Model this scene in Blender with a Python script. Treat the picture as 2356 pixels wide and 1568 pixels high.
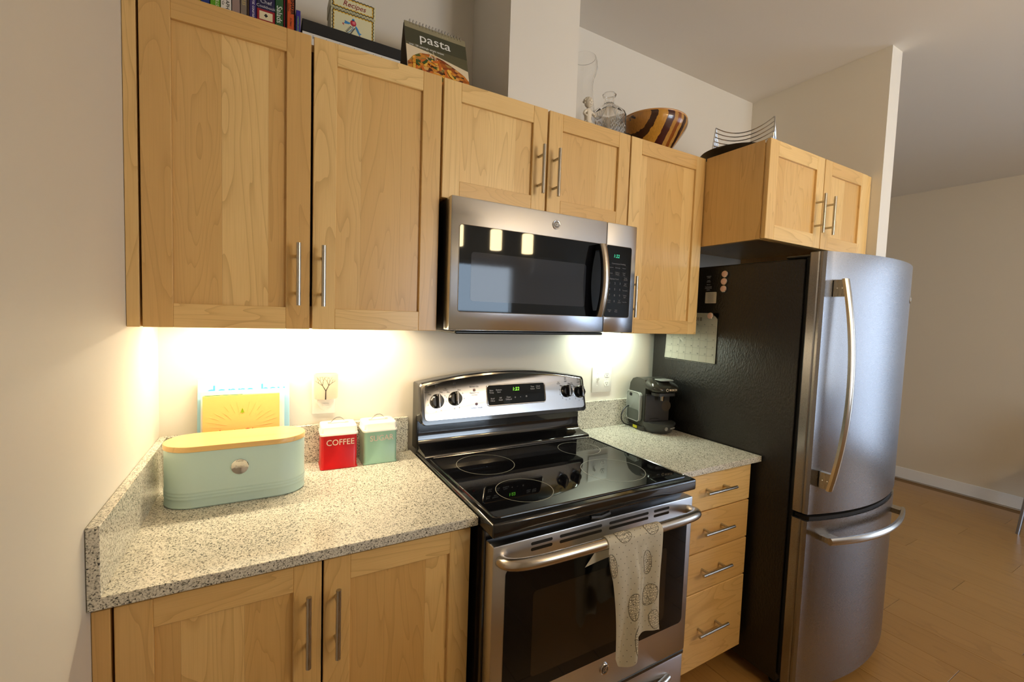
import bpy, bmesh, math, random
from mathutils import Vector, Matrix
random.seed(7)
for o in list(bpy.data.objects): bpy.data.objects.remove(o, do_unlink=True)
SC = bpy.context.scene
COL = SC.collection
PI = math.pi

# ------------------------------------------------------------------ camera
cam_d = bpy.data.cameras.new('camera'); cam = bpy.data.objects.new('camera', cam_d); COL.objects.link(cam)
cam_d.sensor_fit = 'HORIZONTAL'; cam_d.sensor_width = 36.0; cam_d.lens = 15.4356; cam_d.clip_start = .02
_r = Vector((.87145787, -.48927133, .03427465)); _u = Vector((-.00133002, .06752354, .99771679)); _f = Vector((.49046856, .86951374, -.05819318))
cam.matrix_world = Matrix(((_r.x, _u.x, -_f.x, .27430), (_r.y, _u.y, -_f.y, -1.63567), (_r.z, _u.z, -_f.z, 1.43856), (0, 0, 0, 1)))
SC.camera = cam

# ------------------------------------------------------------------ world, light, exposure
W = bpy.data.worlds.new('world'); SC.world = W; W.use_nodes = True
W.node_tree.nodes['Background'].inputs[0].default_value = (.55, .70, 1.0, 1)
W.node_tree.nodes['Background'].inputs[1].default_value = .8
SC.view_settings.view_transform = 'Standard'
SC.view_settings.look = 'None'
SC.view_settings.gamma = 1.0
SC.view_settings.use_curve_mapping = False
SC.view_settings.exposure = 1.28

def area(name, loc, rot, sx, sy, power, col):
    d = bpy.data.lights.new(name, 'AREA'); d.shape = 'RECTANGLE'; d.size = sx; d.size_y = sy; d.energy = power; d.color = col
    o = bpy.data.objects.new(name, d); COL.objects.link(o); o.location = loc; o.rotation_euler = rot
    return o
# daylight through the rear window and the added glass door in the right wall
area('window_daylight', (2.70, -4.72, 1.45), (PI/2, 0, 0), 1.25, 1.35, 26, (.74, .87, 1.0))
area('window_daylight', (5.77, -3.25, 1.15), (PI/2, 0, PI/2), 2.15, 2.0, 13, (.72, .86, 1.0))
# under-cabinet strips: warm on the left, cooler on the right
area('under_cabinet_glow', (.38, -.125, 1.402), (0, 0, 0), .62, .03, 1.75, (1.0, .81, .53))
area('under_cabinet_glow', (1.70, -.085, 1.402), (0, 0, 0), .30, .03, .80, (.87, 1.0, .80))

# ------------------------------------------------------------------ helpers
WL = {}
def wl(o): return WL.get(o.name, Vector((0, 0, 0))) if o else Vector((0, 0, 0))
def thing(name, label, cat, loc, group=None, kind=None):
    o = bpy.data.objects.new(name, None); COL.objects.link(o); o.location = loc; o.empty_display_size = .05
    WL[o.name] = Vector(loc)
    tag(o, label, cat, group, kind); return o
def tag(o, label=None, cat=None, group=None, kind=None):
    if label: o['label'] = label
    if cat: o['category'] = cat
    if group: o['group'] = group
    if kind: o['kind'] = kind
    return o
def obj(name, bm, m, parent=None, label=None, smooth=True, ang=35, origin=None):
    """link a world-space bmesh as one mesh object; origin: where a parentless thing has its base"""
    me = bpy.data.meshes.new(name)
    bmesh.ops.recalc_face_normals(bm, faces=bm.faces[:])
    off = wl(parent) if parent else Vector(origin or (0, 0, 0))
    if off.length: bmesh.ops.translate(bm, verts=bm.verts[:], vec=-off)
    bm.to_mesh(me); bm.free()
    return link(name, me, m, parent, label, smooth, ang, off if not parent else None)
def link(name, me, m, parent=None, label=None, smooth=True, ang=35, loc=None):
    for mm in (m if isinstance(m, (list, tuple)) else [m]): me.materials.append(mm)
    if smooth and len(me.polygons):
        me.polygons.foreach_set('use_smooth', [True]*len(me.polygons))
        me.set_sharp_from_angle(angle=math.radians(ang))
    o = bpy.data.objects.new(name, me); COL.objects.link(o)
    if parent: o.parent = parent; WL[o.name] = wl(parent)
    else:
        o.location = loc or (0, 0, 0); WL[o.name] = Vector(o.location)
    if label: o['label'] = label
    return o
def struct(name, bm, m, parent=None, label=None):
    o = obj(name, bm, m, parent); 
    if not parent: o['kind'] = 'structure'
    if label: o['label'] = label
    return o
def BM(): return bmesh.new()
def box(bm, x0, x1, y0, y1, z0, z1, bev=0, seg=1):
    x0, x1 = sorted((x0, x1)); y0, y1 = sorted((y0, y1)); z0, z1 = sorted((z0, z1))
    v = [bm.verts.new(p) for p in ((x0,y0,z0),(x1,y0,z0),(x1,y1,z0),(x0,y1,z0),(x0,y0,z1),(x1,y0,z1),(x1,y1,z1),(x0,y1,z1))]
    f = [bm.faces.new([v[i] for i in q]) for q in ((3,2,1,0),(4,5,6,7),(0,1,5,4),(1,2,6,5),(2,3,7,6),(3,0,4,7))]
    if bev:
        es = list({e for q in f for e in q.edges})
        bmesh.ops.bevel(bm, geom=es, offset=bev, segments=seg, profile=.5, affect='EDGES')
    return bm
def B(*a, **k): return box(BM(), *a, **k)
def ring_bridge(bm, rings, close=True, cap0=True, cap1=True):
    n = len(rings[0])
    for a, b in zip(rings, rings[1:]):
        for i in range(n if close else n-1):
            j = (i+1) % n
            bm.faces.new((a[i], a[j], b[j], b[i]))
    if close and cap0: bm.faces.new(rings[0][::-1])
    if close and cap1: bm.faces.new(rings[-1])
def prism(bm, pts, fn, d0, d1, bev=0, seg=2):
    """pts: closed 2d outline, fn(a,b,d)->xyz, extruded d0..d1"""
    r0 = [bm.verts.new(fn(a, b, d0)) for a, b in pts]; r1 = [bm.verts.new(fn(a, b, d1)) for a, b in pts]
    n0 = len(bm.faces)
    ring_bridge(bm, [r0, r1])
    if bev:
        bm.edges.ensure_lookup_table()
        s0, s1 = set(r0), set(r1)
        es = [e for e in bm.edges if (e.verts[0] in s1 and e.verts[1] in s1)]
        bmesh.ops.bevel(bm, geom=es, offset=bev, segments=seg, profile=.5, affect='EDGES')
    return bm
XZ = lambda a, b, d: (a, d, b)
XY = lambda a, b, d: (a, b, d)
YZ = lambda a, b, d: (d, a, b)
def rrect(x0, x1, z0, z1, r, n=5):
    out = []
    for cx, cz, a0 in ((x1-r, z1-r, 0), (x0+r, z1-r, PI/2), (x0+r, z0+r, PI), (x1-r, z0+r, 1.5*PI)):
        for i in range(n+1):
            a = a0+PI/2*i/n; out.append((cx+r*math.cos(a), cz+r*math.sin(a)))
    return out
def circ(cx, cz, r, n=24, rz=None): return [(cx+r*math.cos(2*PI*i/n), cz+(rz or r)*math.sin(2*PI*i/n)) for i in range(n)]
def frame_to(t, up=Vector((0, 0, 1))):
    t = t.normalized()
    if abs(t.dot(up)) > .97: up = Vector((1, 0, 0))
    a = t.cross(up).normalized(); b = a.cross(t).normalized()
    return a, b
def tube(bm, path, r, n=10, cap=True, closed=False, ry=None, up=Vector((0, 0, 1))):
    P = [Vector(p) for p in path]; rings = []
    for i, p in enumerate(P):
        if closed: t = P[(i+1) % len(P)]-P[i-1]
        else: t = P[min(i+1, len(P)-1)]-P[max(i-1, 0)]
        a, b = frame_to(t, up)
        rr = r[i] if isinstance(r, (list, tuple)) else r
        r2 = rr if ry is None else (ry[i] if isinstance(ry, (list, tuple)) else ry)
        rings.append([bm.verts.new(p+a*rr*math.cos(2*PI*k/n)+b*r2*math.sin(2*PI*k/n)) for k in range(n)])
    if closed: rings.append(rings[0]); ring_bridge(bm, rings, True, False, False)
    else: ring_bridge(bm, rings, True, cap, cap)
    return bm
def lathe(bm, prof, c, n=28, cap0=True, cap1=True, sq=None):
    rings = [[bm.verts.new((c[0]+r*math.cos(2*PI*k/n), c[1]+r*math.sin(2*PI*k/n), c[2]+z)) for k in range(n)] for r, z in prof]
    ring_bridge(bm, rings, True, cap0, cap1); return bm
def lathe_dir(bm, prof, c, d, n=24, cap0=True, cap1=True):
    d = Vector(d).normalized(); a, b = frame_to(d); c = Vector(c)
    rings = [[bm.verts.new(c+d*h+a*r*math.cos(2*PI*k/n)+b*r*math.sin(2*PI*k/n)) for k in range(n)] for r, h in prof]
    ring_bridge(bm, rings, True, cap0, cap1); return bm
def sphere(bm, c, r, u=12, v=8, s=(1, 1, 1)):
    m = Matrix.Translation(c) @ Matrix.Diagonal((r*s[0], r*s[1], r*s[2], 1))
    bmesh.ops.create_uvsphere(bm, u_segments=u, v_segments=v, radius=1, matrix=m); return bm
def bez(p0, p1, p2, p3, n=10):
    p0, p1, p2, p3 = map(Vector, (p0, p1, p2, p3))
    return [(1-t)**3*p0+3*(1-t)**2*t*p1+3*(1-t)*t*t*p2+t**3*p3 for t in [i/n for i in range(n+1)]]
def text(s, size, m, parent, c, xd=(1, 0, 0), yd=(0, 0, 1), name='lettering', ext=.0004, sx=1.0, shear=0, bold=0, align='CENTER', space=1.0):
    cu = bpy.data.curves.new('t', 'FONT'); cu.body = s; cu.size = size; cu.align_x = align; cu.align_y = 'CENTER'; cu.resolution_u = 3
    cu.extrude = ext; cu.shear = shear; cu.offset = bold; cu.space_character = space
    o = bpy.data.objects.new('t', cu); COL.objects.link(o)
    bpy.context.view_layer.update()
    me = bpy.data.meshes.new_from_object(o)
    bpy.data.objects.remove(o, do_unlink=True); bpy.data.curves.remove(cu)
    xd = Vector(xd).normalized(); yd = Vector(yd).normalized(); nd = xd.cross(yd)
    M = Matrix(((xd.x*sx, yd.x, nd.x, 0), (xd.y*sx, yd.y, nd.y, 0), (xd.z*sx, yd.z, nd.z, 0), (0, 0, 0, 1)))
    M = Matrix.Translation(Vector(c)-wl(parent)) @ M
    me.transform(M); me.name = name
    me.materials.clear()
    return link(name, me, m, parent, smooth=False)

# ------------------------------------------------------------------ materials
def lin(c): return tuple(((v/12.92) if v <= .04045 else ((v+.055)/1.055)**2.4) for v in c)
def rgb(r, g, b): return lin((r/255, g/255, b/255))+(1,)
def mat(name, col, rough=.5, metal=0, **k):
    m = bpy.data.materials.new(name); m.use_nodes = True
    p = m.node_tree.nodes['Principled BSDF']
    p.inputs['Base Color'].default_value = col; p.inputs['Roughness'].default_value = rough; p.inputs['Metallic'].default_value = metal
    for kk, v in k.items(): p.inputs[kk.replace('_', ' ')].default_value = v
    return m
class NT:
    def __init__(s, m): s.t = m.node_tree; s.p = s.t.nodes['Principled BSDF']
    def n(s, typ, **k):
        o = s.t.nodes.new(typ)
        for a, v in k.items(): setattr(o, a, v)
        return o
    def l(s, a, b): s.t.links.new(a, b)
    def coord(s, scale=(1, 1, 1), rnd=0, rot=(0, 0, 0), kind='Object'):
        tc = s.n('ShaderNodeTexCoord'); out = tc.outputs[kind]
        if rnd:
            oi = s.n('ShaderNodeObjectInfo'); mu = s.n('ShaderNodeMath', operation='MULTIPLY'); mu.inputs[1].default_value = rnd
            s.l(oi.outputs['Random'], mu.inputs[0]); ad = s.n('ShaderNodeVectorMath', operation='ADD'); s.l(out, ad.inputs[0]); s.l(mu.outputs[0], ad.inputs[1]); out = ad.outputs[0]
        mp = s.n('ShaderNodeMapping'); mp.inputs['Scale'].default_value = scale; mp.inputs['Rotation'].default_value = rot
        s.l(out, mp.inputs[0]); return mp.outputs[0]
    def noise(s, vec, scale, detail=3, rough=.5, dist=0):
        t = s.n('ShaderNodeTexNoise'); t.inputs['Scale'].default_value = scale; t.inputs['Detail'].default_value = detail
        t.inputs['Roughness'].default_value = rough; t.inputs['Distortion'].default_value = dist
        s.l(vec, t.inputs['Vector']); return t.outputs['Fac']
    def math(s, op, a, b=None, c=None):
        m = s.n('ShaderNodeMath', operation=op)
        for i, v in enumerate((a, b, c)):
            if v is None: continue
            if isinstance(v, (int, float)): m.inputs[i].default_value = v
            else: s.l(v, m.inputs[i])
        return m.outputs[0]
    def ramp(s, fac, stops):
        r = s.n('ShaderNodeValToRGB'); e = r.color_ramp.elements
        while len(e) < len(stops): e.new(.5)
        for q, (p, c) in zip(e, stops): q.position = p; q.color = c if len(c) == 4 else tuple(c)+(1,)
        s.l(fac, r.inputs[0]); return r.outputs[0]
    def mix(s, fac, a, b, blend='MIX'):
        m = s.n('ShaderNodeMix', data_type='RGBA', blend_type=blend)
        for i, v in ((0, fac), (6, a), (7, b)):
            if isinstance(v, (int, float)): m.inputs[i].default_value = v
            elif isinstance(v, tuple): m.inputs[i].default_value = v
            else: s.l(v, m.inputs[i])
        return m.outputs[2]
    def bump(s, h, strength=.2, dist=.002):
        b = s.n('ShaderNodeBump'); b.inputs['Strength'].default_value = strength; b.inputs['Distance'].default_value = dist
        s.l(h, b.inputs['Height']); s.l(b.outputs[0], s.p.inputs['Normal'])
def wood(name, along='Z', c0=(.90, .64, .275, 1), c1=(.70, .43, .150, 1), cd=(.50, .28, .085, 1), lines=22, rough=.34):
    m = mat(name, c0, rough); t = NT(m)
    k = .13
    sc = {'Z': (1, 1, k), 'X': (k, 1, 1), 'Y': (1, k, 1)}[along]
    v = t.coord(sc, rnd=31)
    n1 = t.noise(v, 6.5, 2.5, .5, .45)
    fr = t.math('FRACT', t.math('MULTIPLY', n1, lines))
    ln = t.ramp(fr, [(0, (.8,)*3), (.06, (.55,)*3), (.20, (.16,)*3), (.55, (.04,)*3), (1, (.0,)*3)])
    g = t.noise(t.coord({'Z': (1, 1, .02), 'X': (.02, 1, 1), 'Y': (1, .02, 1)}[along], rnd=17), 420, 2)
    oi = t.n('ShaderNodeObjectInfo')
    tone = t.mix(oi.outputs['Random'], c0, c1)
    cloud = t.noise(t.coord((1, 1, 1), rnd=9), 6, 2)
    tone = t.mix(t.math('MULTIPLY', cloud, .35), tone, c1)
    col = t.mix(t.math('MULTIPLY', ln, .60), tone, cd)
    gf = t.math('MULTIPLY', t.math('SUBTRACT', g, .42), .55)
    col = t.mix(gf, col, cd)
    t.l(col, t.p.inputs['Base Color'])
    t.p.inputs['Coat Weight'].default_value = .25; t.p.inputs['Coat Roughness'].default_value = .25
    return m
M = {}
M['wood_v'] = wood('maple_vertical', 'Z')
M['wood_h'] = wood('maple_horizontal', 'X')
M['wood_side'] = wood('maple_veneer_side', 'Z', lines=16)
def steel(name, along='X', col=(.60, .60, .61, 1), rough=.25):
    m = mat(name, col, rough, 1.0); t = NT(m)
    sc = {'X': (.02, 1, 1), 'Z': (1, 1, .02), 'Y': (1, .02, 1)}[along]
    n = t.noise(t.coord(sc), 1600, 2)
    t.l(t.math('ADD', t.math('MULTIPLY', n, .10), rough-.05), t.p.inputs['Roughness'])
    t.bump(n, .05, .0002)
    if along == 'X':
        t.p.inputs['Anisotropic'].default_value = .75
        tg = t.n('ShaderNodeTangent'); tg.direction_type = 'RADIAL'; tg.axis = 'Z'; t.l(tg.outputs[0], t.p.inputs['Tangent'])
    return m
M['steel_h'] = steel('brushed_steel_horizontal', 'X', (.70, .73, .78, 1), .19)
M['steel_v'] = steel('brushed_steel_vertical', 'Z', rough=.30)
M['fridge_steel'] = steel('fridge_brushed_steel', 'X', (.34, .34, .355, 1), .28)
M['nickel'] = steel('satin_nickel', 'Z', (.50, .47, .41, 1), .28)
M['handle_steel'] = mat('satin_handle_steel', (.58, .54, .48, 1), .26, 1)
M['chrome'] = mat('chrome', (.75, .74, .72, 1), .10, 1)
M['wire'] = mat('chrome_wire', (.62, .62, .62, 1), .16, 1)
M['black'] = mat('black_plastic', (.012, .012, .012, 1), .38)
M['black_gloss'] = mat('black_enamel', (.008, .008, .009, 1), .12, Coat_Weight=.6, Coat_Roughness=.04)
M['black_glass'] = mat('black_glass', (.004, .004, .005, 1), .03, Specular_IOR_Level=.34, Specular_Tint=(.84, .93, 1, 1))
M['mesh_glass'] = mat('microwave_window_mesh', (.026, .030, .038, 1), .05, Specular_IOR_Level=.34)
M['oven_inner'] = mat('oven_inner_window', (.018, .013, .008, 1), .09)
M['gap'] = mat('dark_gap', (.006, .005, .004, 1), .7)
def granite():
    m = mat('granite', (.5, .48, .42, 1), .13); t = NT(m)
    v = t.coord((1, 1, 1))
    vo = t.n('ShaderNodeTexVoronoi'); vo.inputs['Scale'].default_value = 420; t.l(v, vo.inputs['Vector'])
    cl = t.n('ShaderNodeRGBToBW'); t.l(vo.outputs['Color'], cl.inputs[0])
    n2 = t.noise(v, 200, 3, .6)
    s = t.math('ADD', t.math('MULTIPLY', cl.outputs[0], .62), t.math('MULTIPLY', n2, .55))
    col = t.ramp(s, [(.27, (.02, .02, .018)), (.37, (.13, .125, .105)), (.46, (.44, .425, .36)), (.60, (.66, .64, .55)), (.85, (.80, .78, .69))])
    t.l(col, t.p.inputs['Base Color']); t.p.inputs['Specular IOR Level'].default_value = .55
    return m
M['granite'] = granite()
def paint(name, col, rough=.6):
    m = mat(name, col, rough); t = NT(m)
    t.bump(t.noise(t.coord((1, 1, 1)), 180, 3), .10, .0006); return m
M['wall'] = paint('wall_paint', (.765, .73, .655, 1))
M['ceiling'] = paint('ceiling_paint', (.78, .74, .675, 1), .8)
M['wall_warm_dim'] = paint('wall_paint_warm_dim', (.68, .60, .47, 1))  # wall paint tanned and darkened to carry the living area's warm dim light
M['trim'] = mat('white_trim', (.80, .79, .77, 1), .4)
M['white'] = mat('white_plastic', (.82, .81, .76, 1), .35)
M['paper'] = mat('paper', (.80, .79, .74, 1), .7)
M['floor'] = wood('oak_floor', 'Y', (.45, .255, .080, 1), (.40, .22, .065, 1), (.30, .155, .045, 1), 9, .36)
M['gap_floor'] = mat('floor_joint', (.22, .12, .04, 1), .8)
def emit(name, col, st):
    m = mat(name, (0, 0, 0, 1), .5); p = m.node_tree.nodes['Principled BSDF']
    p.inputs['Emission Color'].default_value = col; p.inputs['Emission Strength'].default_value = st; return m
def flat(name, r, g, b, rough=.5): return mat(name, rgb(r, g, b), rough)
def glass(name, col=(1, 1, 1, 1), rough=.0, ior=1.45):
    return mat(name, col, rough, 0, Transmission_Weight=1.0, IOR=ior)
def pane_mat():
    m = bpy.data.materials.new('window_pane'); m.use_nodes = True; nt = m.node_tree
    nt.nodes.remove(nt.nodes['Principled BSDF']); out = nt.nodes['Material Output']
    tr = nt.nodes.new('ShaderNodeBsdfTransparent'); gl = nt.nodes.new('ShaderNodeBsdfGlossy'); gl.inputs['Roughness'].default_value = .02
    mx = nt.nodes.new('ShaderNodeMixShader'); mx.inputs[0].default_value = .06
    nt.links.new(tr.outputs[0], mx.inputs[1]); nt.links.new(gl.outputs[0], mx.inputs[2]); nt.links.new(mx.outputs[0], out.inputs[0]); return m
M['pane'] = pane_mat()
# ------------------------------------------------------------------ the room
WZ0_, WZ1_ = .05, 2.20
ZC = 2.722; XR = 5.65; YR = -4.60; YN = 1.60; XW = 2.756; YW = -.659
fl = struct('floor', B(0, XR, YR, YN, -.06, -.012), M['gap_floor'], label='oak laminate floor of the kitchen and living area')
pm = BM(); box(pm, 0, .1885, 0, 1.2085, -.012, 0, .0005); 
pme = bpy.data.meshes.new('plank'); pm.to_mesh(pme); pm.free(); pme.materials.append(M['floor'])
hm = BM(); box(hm, 0, .1885, 0, .56, -.012, 0, .0012); hme = bpy.data.meshes.new('plank_short'); hm.to_mesh(hme); hm.free(); hme.materials.append(M['floor'])
nx = int(XR/.19)+1
for i in range(nx):
    y = YR-(i*.437 % 1.21); x = i*.19
    if x+.1885 > XR: continue
    while y < YN:
        a = max(y, YR); b = min(y+1.2085, YN)
        # only full or cut boards that fit in the room
        if b-a > .05:
            o = bpy.data.objects.new('plank', pme); COL.objects.link(o); o.parent = fl
            o.location = (x, a, 0); o.scale = (1, (b-a)/1.2085, 1)
        y += 1.21
struct('ceiling', B(-.1, XR+.1, YR-.1, YN+.1, ZC, ZC+.1), M['ceiling'], label='flat painted ceiling')
struct('wall_left', B(-.1, 0, YR-.1, .1, -.06, ZC), M['wall'], label='cream wall at the left end of the counter')
struct('wall_back', B(0, XW, 0, .1, -.06, ZC), M['wall'], label='cream wall behind the cabinets and range')
struct('wall_side', B(XW, XW+.1, YW, YN, -.06, ZC), M['wall'], label='short wing wall beside the refrigerator')
struct('wall_north', B(XW+.1, XR+.1, YN, YN+.1, -.06, ZC), M['wall'])
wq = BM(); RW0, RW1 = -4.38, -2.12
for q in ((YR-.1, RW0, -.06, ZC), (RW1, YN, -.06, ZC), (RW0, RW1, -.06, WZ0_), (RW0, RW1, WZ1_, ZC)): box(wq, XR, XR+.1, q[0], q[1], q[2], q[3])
struct('wall_right', wq, M['wall_warm_dim'], label='far wall of the living area')
struct('wall_column', B(.977, 1.258, -.306, -.0005, 2.146, ZC-.0005), M['wall'], label='square boxed column standing above the cabinets')
struct('wall_light_block', B(.0005, 1.25, YR+.0005, -2.20, -.0, ZC-.0005), M['wall'], label='added block behind the photographer that shades the left side, out of the picture')  # added unseen block that keeps window light off the left side
WIN = [(2.05, 3.35)]; WZ0, WZ1 = .75, 2.15
wr = BM(); xs = [0]+[v for w in WIN for v in w]+[XR]
for a, b in zip(xs[::2], xs[1::2]): box(wr, a, b, YR-.1, YR, -.06, ZC)
for a, b in WIN: box(wr, a, b, YR-.1, YR, -.06, WZ0); box(wr, a, b, YR-.1, YR, WZ1, ZC)
struct('wall_rear', wr, M['wall'], label='rear wall with a window')
for k, (a, b) in enumerate(WIN):
    f = BM()
    for q in ((a, a+.05, WZ0, WZ1), (b-.05, b, WZ0, WZ1), (a+.05, b-.05, WZ0, WZ0+.05), (a+.05, b-.05, WZ1-.05, WZ1), (a+.05, b-.05, 1.43, 1.48)):
        box(f, q[0], q[1], YR-.08, YR+.02, q[2], q[3], .003)
    w = struct('window_%d' % (k+1), f, M['trim'], label='white framed window behind the photographer')
    obj('pane', B(a+.05, b-.05, YR-.05, YR-.045, WZ0+.05, 1.43), M['pane'], w)
    obj('pane', B(a+.05, b-.05, YR-.05, YR-.045, 1.48, WZ1-.05), M['pane'], w)
    obj('sill', B(a-.04, b+.04, YR, YR+.09, WZ0-.03, WZ0-.002, .004), M['trim'], w)
f = BM()
for q in ((RW0, RW0+.05, WZ0_, WZ1_), (RW1-.05, RW1, WZ0_, WZ1_), (RW0+.05, RW1-.05, WZ0_, WZ0_+.05), (RW0+.05, RW1-.05, WZ1_-.05, WZ1_), (-3.325, -3.275, WZ0_+.05, WZ1_-.05)):
    box(f, XR-.02, XR+.08, q[0], q[1], q[2], q[3], .003)
w = struct('window_3', f, M['trim'], label='added white framed sliding glass door giving cool side light, outside the picture')  # added opening that brings cool daylight onto refrigerator and microwave
obj('pane', B(XR+.045, XR+.05, RW0+.05, -3.325, WZ0_+.05, WZ1_-.05), M['pane'], w); obj('pane', B(XR+.045, XR+.05, -3.275, RW1-.05, WZ0_+.05, WZ1_-.05), M['pane'], w)
obj('sill', B(XR-.03, XR, RW0, RW1, WZ0_-.04, WZ0_-.002, .004), M['trim'], w)
def baseboard(name, *a): struct(name, B(*a, bev=.003), M['trim'])
baseboard('baseboard_right', XR-.014, XR, RW1+.03, YN-.015, .0005, .105)
baseboard('baseboard_rear', 1.27, XR-.015, YR, YR+.014, .0005, .105)
baseboard('baseboard_left', 0, .014, -2.19, -.70, .0005, .105)
baseboard('baseboard_north', XW+.115, XR-.015, YN-.014, YN, .0005, .105)
baseboard('baseboard_side', XW+.1, XW+.114, YW, YN-.015, .0005, .105)

# ------------------------------------------------------------------ cabinets
SW = .057
def bar_handle(parent, c, L, axis, y_face, out=.034, label=None):
    """bar pull: c = centre (x,z); posts reach back to the face"""
    r = .0056; y = y_face-out; bm = BM()
    if axis == 'Z': a, b = (c[0], y, c[1]-L/2), (c[0], y, c[1]+L/2); posts = [(c[0], c[1]-L*.3), (c[0], c[1]+L*.3)]
    else: a, b = (c[0]-L/2, y, c[1]), (c[0]+L/2, y, c[1]); posts = [(c[0]-L*.3, c[1]), (c[0]+L*.3, c[1])]
    tube(bm, [a, b], r, 12)
    for px, pz in posts: tube(bm, [(px, y+.003, pz), (px, y_face-.0004, pz)], .0045, 10)
    return obj('handle', bm, M['nickel'], parent)
def door(parent, x0, x1, z0, z1, yf, cuts, handle=None, hl=.16, th=.021):
    """shaker door: frame flush at yf, boards of the panel 9 mm behind it"""
    px0, px1, pz0, pz1 = x0+SW, x1-SW, z0+SW, z1-SW
    d = obj('door', B(x0+.004, x1-.004, yf+.0145, yf+th, z0+.004, z1-.004), M['wood_v'], parent)
    for a, b in ((x0, px0), (px1, x1)): obj('stile', B(a, b, yf, yf+.0145, z0, z1, bev=.0014), M['wood_v'], d)
    for a, b in ((z0, pz0), (pz1, z1)): obj('rail', B(px0, px1, yf+.0002, yf+.0145, a, b, bev=.0010), M['wood_h'], d)
    cs = [0]+list(cuts)+[1]
    for a, b in zip(cs, cs[1:]):
        obj('panel_board', B(px0+(px1-px0)*a+.0001, px0+(px1-px0)*b-.0001, yf+.0095, yf+.0144, pz0, pz1), M['wood_v'], d)
    if handle: bar_handle(d, handle, hl, 'Z', yf)
    return d
UY = -.341; UB = UY+.0215
def upper(label, x0, x1, z0, z1, yf, name='wall_cabinet', filler=None, lip=True):
    t = thing(name, label, 'cabinet', (x0, -.001, z0))
    yb = yf+.0215
    bm = BM()
    th = .018; x1b = x1
    # carcass: sides, top, bottom, back, recessed floor so that the light bar sits under it
    box(bm, x0, x0+th, -.0015, yb, z0, z1-.012); box(bm, x1-th, x1, -.0015, yb, z0, z1-.012)
    box(bm, x0+th, x1-th, -.0015, yb, z1-.030, z1-.012)
    box(bm, x0+th, x1-th, -.0015, yb, z0+.047, z0+.062)
    box(bm, x0+th, x1-th, -.0015, -.012, z0+.062, z1-.030)
    box(bm, x0+th, x1-th, yb+.0002, yb+.014, z0+.001, z0+.047)
    obj('carcass', bm, M['wood_side'], t)
    return t
zb, zt = 1.383, 2.143
ca = upper('tall maple double-door wall cabinet carrying the cookbooks, left of the microwave', .0005, .7375, zb, zt, UY)
obj('filler_strip', B(.0008, .0245, UY, UB-.0005, zb, zt, bev=.001), M['wood_v'], ca)
door(ca, .0290, .3785, zb, zt, UY, (.41, .83), (.3495, 1.5255))
door(ca, .3850, .7350, zb, zt, UY, (.28, .75), (.4095, 1.5250))
cb = upper('short maple double-door wall cabinet directly above the microwave', .7395, 1.5000, 1.790, zt, UY)
door(cb, .7420, 1.1165, 1.790, zt, UY, (.37, .76), (1.0845, 1.930))
door(cb, 1.1235, 1.4975, 1.790, zt, UY, (.62,), (1.1480, 1.930))
cc = upper('single-door maple wall cabinet right of the microwave, under the wooden bowl', 1.5020, 1.9385, zb, zt, UY)
door(cc, 1.5040, 1.9370, zb, zt, UY, (.12, .47, .79), (1.5330, 1.527))
cd = upper('deep maple double-door cabinet above the refrigerator', 1.9400, 2.7540, 1.767, zt, -.621)
obj('side_panel', B(1.9396, 1.9399, -.345, -.5992, 1.767, zt-.001), M['wood_side'], cd)
door(cd, 1.9410, 2.3350, 1.767, zt, -.621, (.22, .60), (2.2860, 1.904))
door(cd, 2.3410, 2.7150, 1.767, zt, -.621, (.5,), (2.3400+.026, 1.904))
obj('filler_strip', B(2.7165, 2.7535, -.618, -.5998, 1.767, zt, bev=.001), M['wood_v'], cd)

BYF = -.607
cl = thing('base_cabinet', 'maple double-door base cabinet under the left granite counter', 'cabinet', (.0005, -.003, 0))
bm = BM()
box(bm, .0008, .0188, -.003, BYF+.0215, .10, .8885); box(bm, .734, .752, -.003, BYF+.0215, .10, .8885)
box(bm, .0188, .734, -.003, BYF+.0215, .10, .118); box(bm, .0188, .734, -.003, BYF+.0215, .870, .8885); box(bm, .0188, .734, -.003, -.02, .118, .870)
obj('carcass', bm, M['wood_side'], cl)
obj('toe_kick', B(.001, .752, -.53, -.545, .0005, .10), M['wood_h'], cl)
obj('filler_strip', B(.0008, .0270, BYF, BYF+.021, .115, .876, bev=.001), M['wood_v'], cl)
door(cl, .0320, .3860, .115, .876, BYF, (.17, .62), (.3575, .7405))
door(cl, .3905, .7490, .115, .876, BYF, (.33, .75), (.4175, .7400))
cr = thing('drawer_cabinet', 'maple four-drawer base cabinet between range and refrigerator', 'cabinet', (1.525, -.003, 0))
DYF = -.604
bm = BM()
box(bm, 1.526, 1.544, -.003, DYF+.0215, .10, .8885); box(bm, 1.961, 1.979, -.003, DYF+.0215, .10, .8885)
box(bm, 1.544, 1.961, -.003, DYF+.0215, .10, .118); box(bm, 1.544, 1.961, -.003, DYF+.0215, .870, .8885); box(bm, 1.544, 1.961, -.003, -.02, .118, .870)
obj('carcass', bm, M['wood_side'], cr)
obj('toe_kick', B(1.526, 1.979, -.40, -.415, .0005, .10), M["wood_h"], cr)
for z0, z1, hz in ((.119, .4195, .275), (.4245, .5745, .509), (.5795, .7305, .663), (.7355, .876, .8165)):
    d = obj('drawer', B(1.5225, 1.9795, DYF, DYF+.021, z0, z1, bev=.0018), M['wood_h'], cr)
    bar_handle(d, (1.7605, hz), .168, 'X', DYF)

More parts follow.
